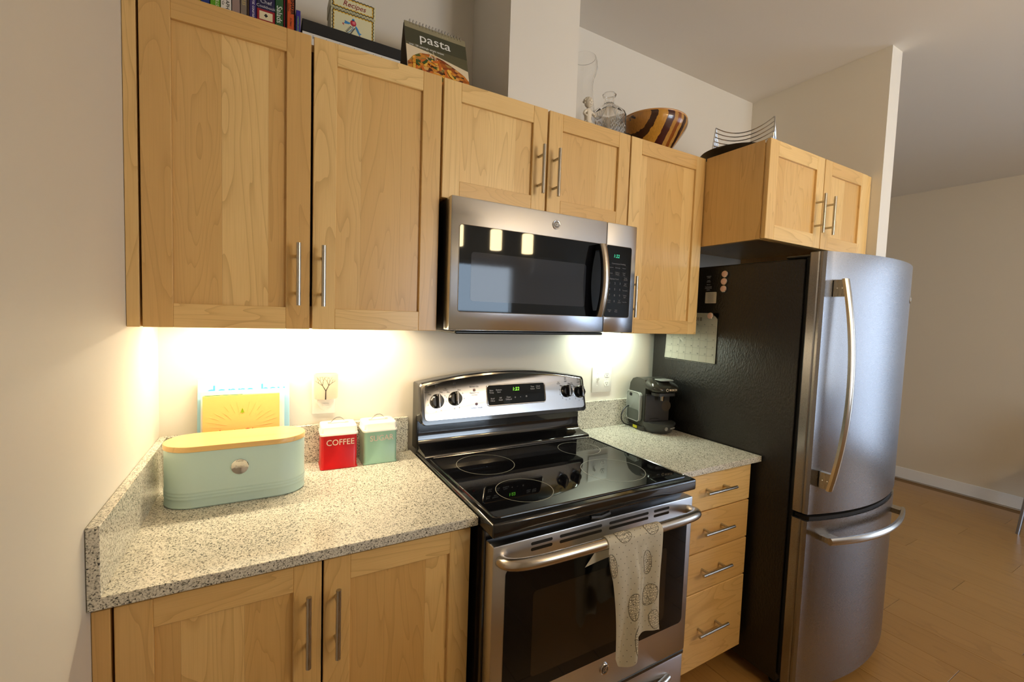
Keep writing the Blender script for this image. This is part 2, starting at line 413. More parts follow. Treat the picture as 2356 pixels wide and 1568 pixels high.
# ------------------------------------------------------------------ granite
CF = -.629; CT = .912; CB = .889; ST = 1.042
c1 = tag(obj('countertop', B(.0012, .7605, -.0015, CF, CB, CT, bev=.0015), M['granite'], origin=(.38, -.3, CB)), 'speckled granite counter left of the range carrying the bread bin', 'countertop')
c2 = tag(obj('countertop', B(1.5180, 2.0070, -.0015, CF, CB, CT, bev=.0015), M['granite'], origin=(1.76, -.3, CB)), 'speckled granite counter between range and refrigerator', 'countertop')
tag(obj('backsplash', B(.0205, .7480, -.0012, -.0195, CT+.0002, ST, bev=.001), M['granite'], origin=(.38, -.01, CT)), 'low granite backsplash along the wall behind bread bin and canisters', 'backsplash')
tag(obj('backsplash', B(.0012, .0200, -.0012, CF, CT+.0002, ST, bev=.001), M['granite'], origin=(.01, -.3, CT)), 'granite backsplash running forward along the left wall', 'backsplash')
tag(obj('backsplash', B(1.5300, 2.0070, -.0012, -.0195, CT+.0002, ST, bev=.001), M['granite'], origin=(1.76, -.01, CT)), 'low granite backsplash behind the coffee machine', 'backsplash')

# light bars under the wall cabinets
for x0, x1, yc, lab, em in ((.06, .70, -.125, 'slim warm light bar under the left wall cabinet', ((1, .86, .60, 1), 6)), (1.54, 1.86, -.085, 'slim cool light bar under the cabinet right of the microwave', ((.90, 1, .84, 1), 5))):
    t = thing('light_bar', lab, 'lamp', ((x0+x1)/2, yc, 1.4295))
    obj('housing', B(x0, x1, yc-.03, yc+.03, 1.4105, 1.4295, bev=.003), M['white'], t)
    obj('diffuser', B(x0+.01, x1-.01, yc-.023, yc+.023, 1.4050, 1.4104, bev=.002), emit('light_bar_diffuser', *em), t)
# ------------------------------------------------------------------ electric range
RX0, RX1 = .7635, 1.5155; RC = (RX0+RX1)/2
T_WHITE = mat('print_white', (.55, .55, .55, 1), .5); T_GREY = mat('print_grey', (.20, .20, .21, 1), .5); T_BLACK = mat('print_black', (.02, .02, .02, 1), .5)
LED = emit('green_digits', (.25, 1, .05, 1), 1.0); LEDM = emit('teal_digits', (.05, .9, .45, 1), .4)
rg = thing('electric_range', 'stainless and black freestanding glass-top range between the two counters', 'stove', (RC, -.05, 0))
obj('body', B(RX0+.003, RX1-.003, -.06, -.655, .055, .8845, bev=.003), M['black_gloss'], rg)
for x in (RX0+.05, RX1-.05):
    for y in (-.12, -.58): obj('foot', lathe(BM(), [(.016, 0), (.016, .02), (.010, .022), (.010, .0548)], (x, y, .0003), 12), M['black'], rg)
ct = obj('cooktop', B(RX0, RX1, -.0625, -.7065, .885, .9225, bev=.007, seg=3), M['black_gloss'], rg)
gx0, gx1, gy0, gy1 = RX0+.022, RX1-.022, -.676, -.176
obj('glass_top', prism(BM(), rrect(gx0, gx1, gy0, gy1, .012), XY, .9226, .9243), M['black_glass'], ct)
rim = BM(); tube(rim, [(a, b, .9238) for a, b in rrect(gx0-.003, gx1+.003, gy0-.003, gy1+.003, .015)], .0036, 8, closed=True)
obj('rim', rim, M['black_gloss'], ct)
RING = mat('burner_ring_print', (.30, .30, .25, 1), .4)
for cx, cy, r in ((.938, -.303, .100), (.946, -.551, .086), (1.355, -.287, .083), (1.312, -.528, .108)):
    bm = BM(); n = 64
    r0 = [bm.verts.new((cx+(r-.0009)*math.cos(2*PI*i/n), cy+(r-.0009)*math.sin(2*PI*i/n), .9246)) for i in range(n)]
    r1 = [bm.verts.new((cx+(r+.0009)*math.cos(2*PI*i/n), cy+(r+.0009)*math.sin(2*PI*i/n), .9246)) for i in range(n)]
    ring_bridge(bm, [r0, r1], True, False, False); obj('burner_ring', bm, RING, ct, smooth=False)
# backguard
def ytop(x): 
    u = (x-RC)/((RX1-RX0)/2); return 1.178+.036*(1-u*u)
def outline(x0, x1, zbot, drop, r=.02, n=18):
    """arched-top outline with rounded corners, drop below the arch"""
    pts = []
    for i in range(6): a = PI+PI/2*i/5; pts.append((x0+r+r*math.cos(a), zbot+r+r*math.sin(a)))
    for i in range(6): a = 1.5*PI+PI/2*i/5; pts.append((x1-r+r*math.cos(a), zbot+r+r*math.sin(a)))
    zt_ = ytop(x1-r)-drop
    for i in range(5): a = PI/2*i/5; pts.append((x1-r+r*math.cos(a), zt_-r+r*math.sin(a)))
    for i in range(n+1): x = x1-r+(x0-x1+2*r)*i/n; pts.append((x, ytop(x)-drop))
    for i in range(1, 6): a = PI/2+PI/2*i/5; pts.append((x0+r+r*math.cos(a), zt_-r+r*math.sin(a)))
    return pts
def yp(z): return -.128+(z-1.045)*(.038/.16)       # leaning face of the control panel
bg = obj('backguard', prism(BM(), outline(RX0+.003, RX1-.003, .924, .004, .006), XZ, -.012, -.072), M['black_gloss'], rg)
hs = BM(); pts = outline(RX0+.001, RX1-.001, 1.030, 0, .016)
r0 = [hs.verts.new((a, -.070, b)) for a, b in pts]; r1 = [hs.verts.new((a, yp(b)+.006, b)) for a, b in pts]; r2 = [hs.verts.new((RC+(a-RC)*.991, yp(b)+.001, 1.11+(b-1.11)*.965)) for a, b in pts]
ring_bridge(hs, [r0, r1, r2]); obj('control_housing', hs, M['black_gloss'], bg)
cp = BM(); pts = outline(RX0+.013, RX1-.013, 1.047, .010, .014)
r0 = [cp.verts.new((a, yp(b)+.002, b)) for a, b in pts]; r1 = [cp.verts.new((a, yp(b)-.0015, b)) for a, b in pts]; r2 = [cp.verts.new((RC+(a-RC)*.996, yp(b)-.0028, 1.115+(b-1.115)*.985)) for a, b in pts]
ring_bridge(cp, [r0, r1, r2]); cpo = obj('control_panel', cp, M['steel_h'], bg, label='brushed steel control panel')
cove = [(-.074, 1.032), (-.0735, 1.00), (-.076, .965), (-.084, .948), (-.100, .940), (-.122, .936), (-.150, .9335), (-.158, .930), (-.160, .9226), (-.074, .9226)]
obj('cove', prism(BM(), cove, YZ, RX0+.006, RX1-.006), M['black_gloss'], bg, ang=60)
PN = Vector((0, -1, .2375)).normalized(); PU = Vector((0, .2375, 1)).normalized()
def onp(x, z, d=.0032): return Vector((x, yp(z), z))+PN*d
def disc(bm, c, r, h, n=16, d=PN): return lathe_dir(bm, [(r, 0), (r, h*.6), (r*.85, h)], c, d, n)
for kx, kz in ((.825, 1.114), (.897, 1.119), (1.411, 1.119), (1.480, 1.113)):
    kb = BM(); c = onp(kx, kz, .0030)
    lathe_dir(kb, [(.0265, 0), (.0265, .004), (.0240, .007), (.0225, .016), (.0205, .018)], c, PN, 28)
    ko = obj('knob', kb, M['black_gloss'], cpo)
    g = BM(); 
    pts = rrect(-.0055, .0055, -.0235, .0265, .005)
    prism(g, pts, lambda a, b, d, c=c: tuple(c+Vector((1, 0, 0))*a+PU*b+PN*d), .012, .030, .002); obj('grip', g, M['black_gloss'], ko)
    obj('pointer', B(-1, 1, -1, 1, -1, 1) if 0 else prism(BM(), rrect(-.0014, .0014, -.021, .0245, .001), lambda a, b, d, c=c: tuple(c+Vector((1, 0, 0))*a+PU*b+PN*d), .0302, .0308), M['chrome'], ko)
    for i in range(10):
        a = math.radians(60-i*31.5); p = onp(kx+.036*math.cos(a), kz+.036*math.sin(a))
        text(['Max', '9', '8', '7', '6', '5', '4', '3', '2', 'Min'][i], .0075, T_BLACK, cpo, p, yd=PU, ext=.0001)
    text('OFF', .008, T_BLACK, cpo, onp(kx, kz+.041), yd=PU, ext=.0001)
    text('Hot\nSurface', .0060, T_BLACK, cpo, onp(kx-.037, kz+.036), yd=PU, ext=.0001)
    sq = BM()
    for a, b in ((-.003, -.003), (.003, -.003), (-.003, .003), (.003, .003)):
        p = onp(kx+a, kz+.054+b, .0030); box(sq, p.x-.0016, p.x+.0016, p.y-.0003, p.y+.0003, p.z-.0016, p.z+.0016)
    obj('burner_symbol', sq, T_BLACK, cpo, smooth=False)
LRED = mat('indicator_red', (.10, .004, .004, 1), .2)
for x, z, s1, s2 in ((.977, 1.146, 'Burner On', 'Elements on\nfunction'), (.983, 1.094, 'Hot Cooktop', 'Surface Unsafe')):
    obj('indicator', disc(BM(), onp(x, z, .0028), .0055, .0016), LRED, cpo)
    text(s1, .0085, T_BLACK, cpo, onp(x, z+.013), yd=PU, ext=.0001); text(s2, .0080, T_BLACK, cpo, onp(x, z-.014), yd=PU, ext=.0001)
PF = lambda a, b, d: tuple(onp(a, b, d))
dx0, dx1, dz0, dz1 = 1.030, 1.300, 1.083, 1.160
dsp = [(a, b+(.006*(1-((a-1.165)/.135)**2) if b > 1.12 else 0)) for a, b in rrect(dx0, dx1, dz0, dz1, .010)]
bz = BM(); tube(bz, [onp(a, b, .0034) for a, b in dsp], .0028, 8, closed=True); obj('display_bezel', bz, M['chrome'], cpo)
do = obj('display', prism(BM(), dsp, PF, .0024, .0040), M['black_glass'], cpo)
text('1:22', .019, LED, do, onp(1.160, 1.141, .0046), yd=PU, ext=.0001, name='digits', shear=.15)
for s, x, z in (('Bake\nTemp', 1.050, 1.136), ('Bottom\nStart', 1.083, 1.137), ('Time\nSelect', 1.240, 1.142), ('Clock\nTimer', 1.268, 1.143), ('Broil\nHi/Lo', 1.053, 1.105), ('Off\nHold', 1.088, 1.106), ('Clean\nDelayed', 1.125, 1.107), ('+', 1.155, 1.108), ('-', 1.180, 1.110), ('o', 1.208, 1.111)):
    text(s, .0085 if len(s) > 1 else .014, T_WHITE, do, onp(x, z, .0044), yd=PU, ext=.0001)
# oven door
DY = -.700; dz0, dz1 = .3345, .862
od = obj('oven_door', B(RX0+.0055, RX1-.0055, -.6565, DY, dz0, dz1, bev=.004, seg=2), M['steel_v'], rg)
ow = obj('window_glass', prism(BM(), rrect(.806, 1.484, .440, .795, .016), XZ, DY-.0001, DY-.0024), M['black_glass'], od)
obj('inner_window', prism(BM(), rrect(.891, 1.396, .478, .716, .012), XZ, DY-.0025, DY-.0028), M['oven_inner'], ow)
for a, b in ((.880, .948), (.972, 1.120), (1.148, 1.306), (1.330, 1.398)):
    for z in (.8455, .8300):
        obj('vent_slot', prism(BM(), rrect(a, b, z-.0042, z+.0042, .004), XZ, DY+.001, DY-.0006), M['gap'], od)
hp = [(.790, DY+.002, .822), (.793, DY-.022, .826), (.812, DY-.048, .832), (.86, DY-.063, .836), (.95, DY-.071, .8385), (RC, DY-.074, .839), (1.33, DY-.071, .8385), (1.42, DY-.063, .836), (1.468, DY-.048, .832), (1.487, DY-.022, .826), (1.490, DY+.002, .822)]
sm = []
for i in range(len(hp)-1):
    p0, p1, p2, p3 = [Vector(hp[max(0, min(len(hp)-1, i+k))]) for k in (-1, 0, 1, 2)]
    for t in (0, .25, .5, .75): sm.append(.5*((2*p1)+(-p0+p2)*t+(2*p0-5*p1+4*p2-p3)*t*t+(-p0+3*p1-3*p2+p3)*t**3))
sm.append(Vector(hp[-1]))
obj('oven_handle', tube(BM(), sm, .0150, 16), M['handle_steel'], od, ang=60)
def badge(parent, c, r, nd, name='badge', emboss=True):
    """round chrome maker's badge with script monogram"""
    nd = Vector(nd).normalized(); a, b = frame_to(nd); xd = -a if a.x < 0 else a
    c = Vector(c)
    o = obj(name, lathe_dir(BM(), [(r, 0), (r, .0022), (r*.94, .0032), (r*.86, .0026), (r*.8, .0026)], c, nd, 32), M['chrome'], parent)
    lathe_bm = lathe_dir(BM(), [(r*.78, .0024), (r*.78, .0028)], c, nd, 28); obj('field', lathe_bm, mat('badge_field', (.10, .10, .10, 1), .3, .6), o)
    up = nd.cross(xd)*-1
    if up.z < 0: up = -up
    xd = up.cross(nd)
    text('GE', r*.95, M['chrome'], o, c+nd*.0031, xd, up, ext=.0002, shear=.25, space=.8)
    sw = BM()
    for k in range(4):
        th = PI/4+k*PI/2
        P = [c+nd*.0030+xd*(r*.62*math.cos(th+s*.55))*(1-.16*abs(s))+up*(r*.62*math.sin(th+s*.55))*(1-.16*abs(s)) for s in (-1, -.5, 0, .5, 1)]
        tube(sw, P, r*.035, 6)
    obj('swirl', sw, M['chrome'], o)
    return o
badge(od, (1.155, DY-.0004, .400), .0165, (0, -1, 0))
dr = obj('storage_drawer', B(RX0+.0055, RX1-.0055, -.6565, DY+.004, .06, .318, bev=.006, seg=2), M['steel_v'], rg)
obj('top_lip', B(RX0+.006, RX1-.006, -.6565, DY+.001, .3185, .3335, bev=.003), M['black_gloss'], dr)
dh = [Vector((x, DY+.002-.026*(1-((x-RC)/.30)**4), .262+.010*(1-((x-RC)/.30)**2))) for x in [RC-.30+.6*i/24 for i in range(25)]]
obj('drawer_handle', tube(BM(), dh, .011, 12), M['handle_steel'], dr)
lk = tube(BM(), [(1.085, -.690, .872), (1.120, -.692, .868), (1.155, -.690, .872)], .006, 8); obj('door_latch', lk, M['black'], rg)

# ------------------------------------------------------------------ microwave
MX0, MX1, MZ0, MZ1, MY = .7525, 1.5000, 1.3870, 1.7875, -.397
mw = thing('microwave', 'stainless over-the-range microwave with black glass door', 'microwave', ((MX0+MX1)/2, -.002, MZ0))
obj('body', B(MX0+.004, MX1-.004, -.002, -.3395, MZ0, MZ1-.003), M['black'], mw)
obj('trim_band', B(MX0+.002, MX1-.002, -.3396, -.3520, MZ0+.002, MZ1-.001), M['black'], mw)
bt = BM(); box(bt, MX0+.03, 1.372, -.04, -.378, MZ0-.011, MZ0-.0003, .004); obj('grease_filter_panel', bt, M['black'], mw)
XS = 1.354
md = obj('door', B(MX0, XS-.0008, -.3522, MY, MZ0+.001, MZ1, bev=.004, seg=2), M['steel_h'], mw)
obj('door_glass', prism(BM(), rrect(.781, XS-.0010, 1.445, 1.705, .008), XZ, MY-.0001, MY-.0020), M['black_glass'], md)
obj('window_screen', prism(BM(), rrect(.820, 1.262, 1.478, 1.627, .010), XZ, MY-.0021, MY-.0023), M['mesh_glass'], md)
mp_ = obj('control_section', B(XS+.0008, MX1, -.3522, MY, MZ0+.001, MZ1, bev=.004, seg=2), M['steel_h'], mw)
kp = obj('keypad_glass', prism(BM(), rrect(XS+.0012, 1.4745, 1.445, 1.705, .006), XZ, MY-.0001, MY-.0020), M['black_glass'], mp_)
bz = BM(); tube(bz, [(a, MY-.0012, b) for a, b in rrect(.7805, 1.4750, 1.4445, 1.7055, .008)], .0011, 6, closed=True); obj('glass_trim', bz, M['handle_steel'], mw)
text('1:22', .017, LEDM, kp, (1.401, MY-.0023, 1.668), name='digits', ext=.0001, shear=.12)
text('Convenience Cooking', .0075, T_GREY, kp, (1.413, MY-.0023, 1.641), ext=.0001)
text('Express Cook', .0075, T_GREY, kp, (1.395, MY-.0023, 1.585), ext=.0001)
KEY = mat('key_outline', (.045, .045, .05, 1), .3)
def key(s, x, z, w=.026, h=.015, fr=True):
    if fr:
        bm = BM(); tube(bm, [(a, MY-.0022, b) for a, b in rrect(x-w/2, x+w/2, z-h/2, z+h/2, .002, 2)], .00035, 4, closed=True); obj('key', bm, KEY, kp, smooth=False)
    text(s, .0062 if len(s) > 1 else .011, T_GREY, kp, (x, MY-.0023, z), ext=.0001)
for i, s in enumerate(('Popcorn', 'Beverage', 'Potato')): key(s, 1.377+.032*i, 1.6265)
for i, s in enumerate(('Reheat', 'Defrost\nWeight', 'Cook\nTime')): key(s, 1.377+.032*i, 1.6055)
for r_, row in enumerate(('123', '456', '789')):
    for i, s in enumerate(row): key(s, 1.374+.025*i, 1.569-.022*r_, fr=False)
for i, s in enumerate(('Power\nLevel', '0', 'Set\nClock')): key(s, 1.374+.025*i, 1.503, .019, .015, s != '0')
for i, s in enumerate(('Timer\nOn/Off', 'Add\n30 Sec', 'Turntable', 'Surface\nLight', 'Vent Fan')): key(s, 1.450, 1.588-.0215*i, .028)
key('Cancel\nOff', 1.378, 1.468, fr=False); key('Start\nPause', 1.410, 1.468, fr=False)
badge(md, (1.129, MY-.0002, 1.748), .0150, (0, -1, 0))
hz = [1.444+.256*i/20 for i in range(21)]; hx = 1.309
hb = lambda z: .034+.024*(1-((z-1.572)/.128)**2)
bm = BM(); prism(bm, [(MY-hb(z)+.006, z) for z in hz]+[(MY-hb(z)+.017, z) for z in hz[::-1]], YZ, hx-.011, hx+.011, 0); 
box(bm, hx-.010, hx+.010, MY-.0024, MY-.030, 1.444, 1.466); box(bm, hx-.010, hx+.010, MY-.0024, MY-.030, 1.678, 1.700)
mh = obj('door_handle', bm, M['black_gloss'], md)
bm = BM(); rings = []
for z in hz:
    y = MY-hb(z); w = .0135
    rings.append([bm.verts.new((hx+w*a, y-.006*(1-a*a)+.0055*(abs(a) == 1)*0, z)) for a in (-1, -.7, -.35, 0, .35, .7, 1)]+[bm.verts.new((hx+w*a, y+.0058, z)) for a in (1, -1)])
ring_bridge(bm, rings); obj('handle_strip', bm, M['handle_steel'], mh, label='satin steel strip on the handle', ang=50)

# ------------------------------------------------------------------ refrigerator
FX0, FX1 = 2.0150, 2.7450
fr = thing('refrigerator', 'stainless bottom-freezer refrigerator with black textured sides', 'refrigerator', ((FX0+FX1)/2, -.03, 0))
def black_tex():
    m = mat('black_textured_metal', (.010, .0095, .009, 1), .24); t = NT(m)
    n = t.noise(t.coord((1, 1, .55)), 150, 3, .65); t.bump(n, 1.0, .0022); return m
M['fridge_side'] = black_tex()
obj('body', B(FX0, FX1, -.030, -.735, .045, 1.683, bev=.004, seg=2), M['fridge_side'], fr, label='black textured cabinet')
obj('top_cover', B(FX0+.02, FX1-.02, -.10, -.72, 1.6832, 1.690, bev=.002), M['black'], fr)
for x in (FX0+.06, FX1-.06): 
    for y in (-.10, -.70): obj('foot', lathe(BM(), [(.02, 0), (.02, .03), (.014, .033), (.014, .0448)], (x, y, .0003), 12), M['black'], fr)
for x in (FX0+.035, FX1-.035): obj('hinge_cap', B(x-.025, x+.025, -.66, -.80, 1.6905, 1.7000, bev=.003), M['black'], fr)
obj('gasket', B(FX0+.012, FX1-.012, -.7355, -.748, .07, 1.690), M['gap'], fr)
def yfr(x): 
    u = (x-(FX0+FX1)/2)/((FX1-FX0)/2); return -.802-.062*(1-u*u)
def curved(z0, z1):
    pts = [(FX0+.004, -.7485), (FX0, -.753), (FX0, -.779), (FX0+.0035, -.783), (FX0+.001, -.787), (FX0+.001, -.794), (FX0+.005, yfr(FX0+.005)-.001)]
    pts += [(x, yfr(x)) for x in [FX0+.008+(FX1-FX0-.016)*i/28 for i in range(29)]]
    pts += [(FX1-.001, -.796), (FX1, -.785), (FX1, -.753), (FX1-.004, -.7485)]
    return prism(BM(), pts, XY, z0, z1)
fd = obj('fridge_door', curved(.742, 1.7065), M['fridge_steel'], fr, ang=20)
ff = obj('freezer_drawer', curved(.062, .716), M['fridge_steel'], fr, ang=20)
obj('drawer_top_trim', prism(BM(), [(FX0+.02, -.752)]+[(x, yfr(x)+.006) for x in [FX0+.02+(FX1-FX0-.04)*i/20 for i in range(21)]]+[(FX1-.02, -.752)], XY, .7162, .7290), M['gap'], ff)
# door handle
hx = 2.062; yb_ = yfr(hx)
zs = [.842+.766*i/28 for i in range(29)]
fo = lambda z: .036+.040*(1-((z-1.225)/.383)**2)
bm = BM(); rings = []
for z in zs:
    y = yb_-fo(z)
    rings.append([bm.verts.new((hx+.0145*a, y-.007*(1-a*a), z)) for a in (-1, -.75, -.4, 0, .4, .75, 1)]+[bm.verts.new((hx+.0125*a, y+.010, z)) for a in (1, -1)])
ring_bridge(bm, rings); hd = obj('door_handle', bm, M['handle_steel'], fd, ang=50)
for z0, z1 in ((.845, .905), (1.545, 1.605)):
    bk = obj('bracket', prism(BM(), [(yfr(hx)-.0005, z0), (yb_-fo(z0)+.011, z0), (yb_-fo(z1)+.011, z1), (yfr(hx)-.0005, z1)], YZ, hx-.010, hx+.010), M['nickel'], hd)
    for yy in (yb_-.012, yb_-.028):
        sc_ = lathe_dir(BM(), [(.003, 0), (.003, .001), (.002, .0014)], (hx-.0100, yy, (z0+z1)/2), (-1, 0, 0), 10); obj('rivet', sc_, M['chrome'], hd)
# freezer handle
bm = BM(); rings = []; hz_ = .652
xs_ = [2.075+.625*i/28 for i in range(29)]
for i, x in enumerate(xs_):
    y = yfr(x)-.040-.012*math.sin(PI*i/28)
    rings.append([bm.verts.new((x, y-.007*(1-a*a), hz_+.0135*a)) for a in (-1, -.75, -.4, 0, .4, .75, 1)]+[bm.verts.new((x, y+.009, hz_+.0115*a)) for a in (1, -1)])
ring_bridge(bm, rings); h2 = obj('freezer_handle', bm, M['handle_steel'], ff, ang=50)
for x0, x1 in ((2.076, 2.125), (2.650, 2.699)):
    ob_ = BM(); prism(ob_, [(x0, yfr(x0)-.0005), (x1, yfr(x1)-.0005), (x1, yfr(x1)-.034), (x0, yfr(x0)-.032)], XY, hz_-.010, hz_+.010); obj('bracket', ob_, M['nickel'], h2)
nb = Vector((.3, -1, 0)).normalized()
badge(fd, (2.690, yfr(2.690)-.0002, 1.565), .017, (.27, -1, 0))
# rating label and printed notice on the black side (flat print)
lb = obj('rating_label', prism(BM(), rrect(-.376, -.320, 1.523, 1.573, .003), YZ, FX0-.0004, FX0-.0008), mat('label_cream', (.62, .56, .44, 1), .5), fr, label='small cream rating label')
for i in range(9): text('model specification and refrigerant data' if i % 2 else 'voltage rating charge serial number', .0036, T_GREY, fr, (FX0-.0010, -.348, 1.567-i*.0048), (0, -1, 0), (0, 0, 1), ext=.00005, sx=.55)
for i, (s, z) in enumerate((('IMPORTANT\nNOTICE', 1.640), ('Read all\ninstructions', 1.622), ('before use', 1.607), ('Keep this unit level\nand away from heat', 1.594), ('Installation', 1.583))):
    text(s, .006, T_WHITE, fr, (FX0-.0006, -.333, z), (0, -1, 0), (0, 0, 1), ext=.00005, sx=.7)
# ------------------------------------------------------------------ towel on the oven handle
def towel():
    hy, hz0, R = DY-.0735, .8388, .0185
    t0, t1 = 1.066, 1.268
    def center(s):  # x across the bar
        return t0+(t1-t0)*s
    def P(s, L, off=0.0):
        """s 0..1 across, L metres along the cloth; L=0 at the top of the bar, + is the front side"""
        x = center(s)
        ql = R*PI/2
        if abs(L) <= ql:
            a = L/R; y = hy-R*math.sin(a); z = hz0+R*math.cos(a); n = Vector((0, -math.sin(a), math.cos(a)))
        elif L > 0:
            h = L-ql; k = min(1, h/.10)
            fold = .013*math.sin(s*PI*2.0-.5)+.007*math.sin(s*PI*4.6+h*7)
            valley = -.012*math.exp(-((s-.50)/.07)**2)
            y = hy-R-k*(fold-.004+.010*max(0, 1-h/.3)*0)+k*(-valley)-.004*k
            z = hz0-h; x = x+k*(.010*math.sin(h*9+s*3)+.125*h*(1-.35*s)); n = Vector((0, -1, 0))
        else:
            h = -L-ql; k = min(1, h/.04)
            y = hy+R+.003*k*math.sin(s*6); z = hz0-h; n = Vector((0, 1, 0))
            x = x-.95*max(0, h-.012)*(1-s)
        y = min(y, DY-.006) if (L < 0 or True) else y
        return Vector((x, y, z))+n*off
    def lend(s):   # hem length at the front
        if s < .50: return .375+.012*math.sin(s*9)-.02*max(0, .08-s)/.08
        return .333-.012*math.sin((s-.5)*7)-.018*(1-min(1, (s-.5)/.06))
    def lback(s): return .092-.02*s
    return P, lend, lback
P_, lend, lback = towel()
CLOTH = mat('cream_cotton', (.92, .88, .74, 1), .85); NTc = NT(CLOTH); NTc.bump(NTc.noise(NTc.coord((1, 1, 1)), 900, 2), .15, .0004)
tw = thing('dish_towel', 'cream dish towel printed with decorated eggs, hanging from the oven handle', 'towel', (1.17, -.79, .48))
bm = BM(); NS, NL = 44, 70; g = []
for i in range(NS+1):
    s = i/NS; a, b = -lback(s), lend(s)
    g.append([bm.verts.new(P_(s, a+(b-a)*j/NL)) for j in range(NL+1)])
for i in range(NS):
    for j in range(NL): bm.faces.new((g[i][j], g[i+1][j], g[i+1][j+1], g[i][j+1]))
bmesh.ops.solidify(bm, geom=bm.faces[:], thickness=-.0018)
cl_ = obj('cloth', bm, CLOTH, tw, ang=80)
def egg_mat():
    m = mat('egg_print', (.4, .36, .22, 1), .85); t = NT(m)
    v = t.coord((1, 1, 1), rnd=3)
    vo = t.n('ShaderNodeTexVoronoi', feature='DISTANCE_TO_EDGE'); vo.inputs['Scale'].default_value = 210; t.l(v, vo.inputs['Vector'])
    w = t.n('ShaderNodeTexWave', bands_direction='Z'); w.inputs['Scale'].default_value = 42; w.inputs['Distortion'].default_value = 4; t.l(v, w.inputs['Vector'])
    a = t.ramp(vo.outputs['Distance'], [(.0, (1, 1, 1)), (.13, (.1, .1, .1)), (.4, (0, 0, 0))])
    b = t.ramp(w.outputs['Fac'], [(.0, (.75, .75, .75)), (.18, (0, 0, 0))])
    f = t.math('MAXIMUM', a, b)
    t.l(t.mix(f, (.78, .73, .58, 1), (.045, .035, .018, 1)), t.p.inputs['Base Color']); return m
EGG = egg_mat(); INK = mat('dark_ink', (.04, .032, .018, 1), .85)
WT = 1.268-1.066
for s0, L0, ra, rb, tilt in ((.72, .115, .022, .040, -.25), (.34, .215, .021, .038, .10), (.80, .215, .027, .034, .75), (.42, .315, .016, .042, .0), (.90, .295, .021, .034, -.35), (.02, .085, .014, .034, .0), (.28, .010, .026, .020, .3), (.80, .012, .024, .018, .2)):
    bm = BM(); n = 26; rr = []
    for q in (.25, .5, .75, 1.0):
        ring = []
        for i in range(n):
            a = 2*PI*i/n; u = q*ra*math.cos(a)*(1-.16*math.sin(a)); w = q*rb*math.sin(a)
            uu = u*math.cos(tilt)-w*math.sin(tilt); ww = u*math.sin(tilt)+w*math.cos(tilt)
            s = min(.995, max(.005, s0+uu/WT)); L = L0+ww
            ring.append(bm.verts.new(P_(s, min(L, lend(s)-.004), .0007)))
        rr.append(ring)
    c = bm.verts.new(P_(min(.99, max(.01, s0)), L0, .0007))
    for i in range(n): bm.faces.new((c, rr[0][i], rr[0][(i+1) % n]))
    ring_bridge(bm, rr, True, False, False)
    e = obj('egg_print', bm, EGG, cl_)
    bm = BM(); tube(bm, [P_(min(.995, max(.005, s0+(ra*math.cos(a)*(1-.16*math.sin(a))*math.cos(tilt)-rb*math.sin(a)*math.sin(tilt))/WT)), min(L0+ra*math.cos(a)*(1-.16*math.sin(a))*math.sin(tilt)+rb*math.sin(a)*math.cos(tilt), .37), .0008) for a in [2*PI*i/30 for i in range(30)]], .0005, 4, closed=True)
    obj('egg_outline', bm, INK, cl_, smooth=False)
bm = BM()
for i in range(9):
    for j in range(24):
        s = (i+.5+(j % 2)*.5)/9; L = .006+j*.0158
        if s > .99 or L > lend(s)-.006: continue
        bm2 = [bm.verts.new(P_(min(.995, s+.0012/WT*math.cos(a)), L+.0012*math.sin(a), .0008)) for a in [2*PI*k/6 for k in range(6)]]
        bm.faces.new(bm2)
dt = obj('dot_print', bm, INK, cl_, smooth=False); dt['kind'] = 'stuff'

# ------------------------------------------------------------------ bread bin
bb = thing('bread_bin', 'long pale blue-green metal bread bin with bamboo lid', 'bread bin', (.212, -.205, CT+.0005))
def stadium(cx, cy, hl, r, n=14):
    out = [(cx+hl+r*math.cos(a), cy+r*math.sin(a)) for a in [-PI/2+PI*i/n for i in range(n+1)]]
    return out+[(cx-hl+r*math.cos(a), cy+r*math.sin(a)) for a in [PI/2+PI*i/n for i in range(n+1)]]
MINT = flat('mint_enamel', 190, 216, 206, .42); M['mint'] = MINT
z0 = CT+.0006
prof = [(.0715, 0), (.0735, .0012), (.0745, .004), (.0732, .006), (.0732, .018)]
for k in range(3): prof += [(.0732, .022+k*.0085), (.0745, .0245+k*.0085), (.0745, .0265+k*.0085), (.0732, .0285+k*.0085)]
prof += [(.0732, .13), (.0732, .1455), (.0722, .1475)]
bm = BM(); rings = [[bm.verts.new((a, b, z0+h)) for a, b in stadium(.2105, -.205, .0945, r)] for r, h in prof]
ring_bridge(bm, rings); bo = obj('body', bm, MINT, bb, ang=50)
BAM = wood('bamboo', 'X', (.80, .53, .20, 1), (.74, .46, .15, 1), (.52, .29, .08, 1), 8, .35)
bm = BM(); rings = [[bm.verts.new((a, b, z0+h)) for a, b in stadium(.2105, -.205, .0945, r)] for r, h in ((.0735, .1478), (.0752, .149), (.0752, .1605), (.0740, .1622))]
ring_bridge(bm, rings); obj('lid', bm, BAM, bb, label='bamboo lid', ang=50)
bd = obj('badge', lathe_dir(BM(), [(.0205, 0), (.0205, .002), (.0195, .003), (.0140, .0022), (.0125, .0016)], (.2165, -.2784, 1.010), (0, -1, 0), 32), M['chrome'], bb)
text('Bread', .009, M['chrome'], bd, (.2165, -.2805, 1.010), ext=.0003); text('STORAGE', .004, M['black'], bd, (.2165, -.2812, 1.0255), ext=.0001)

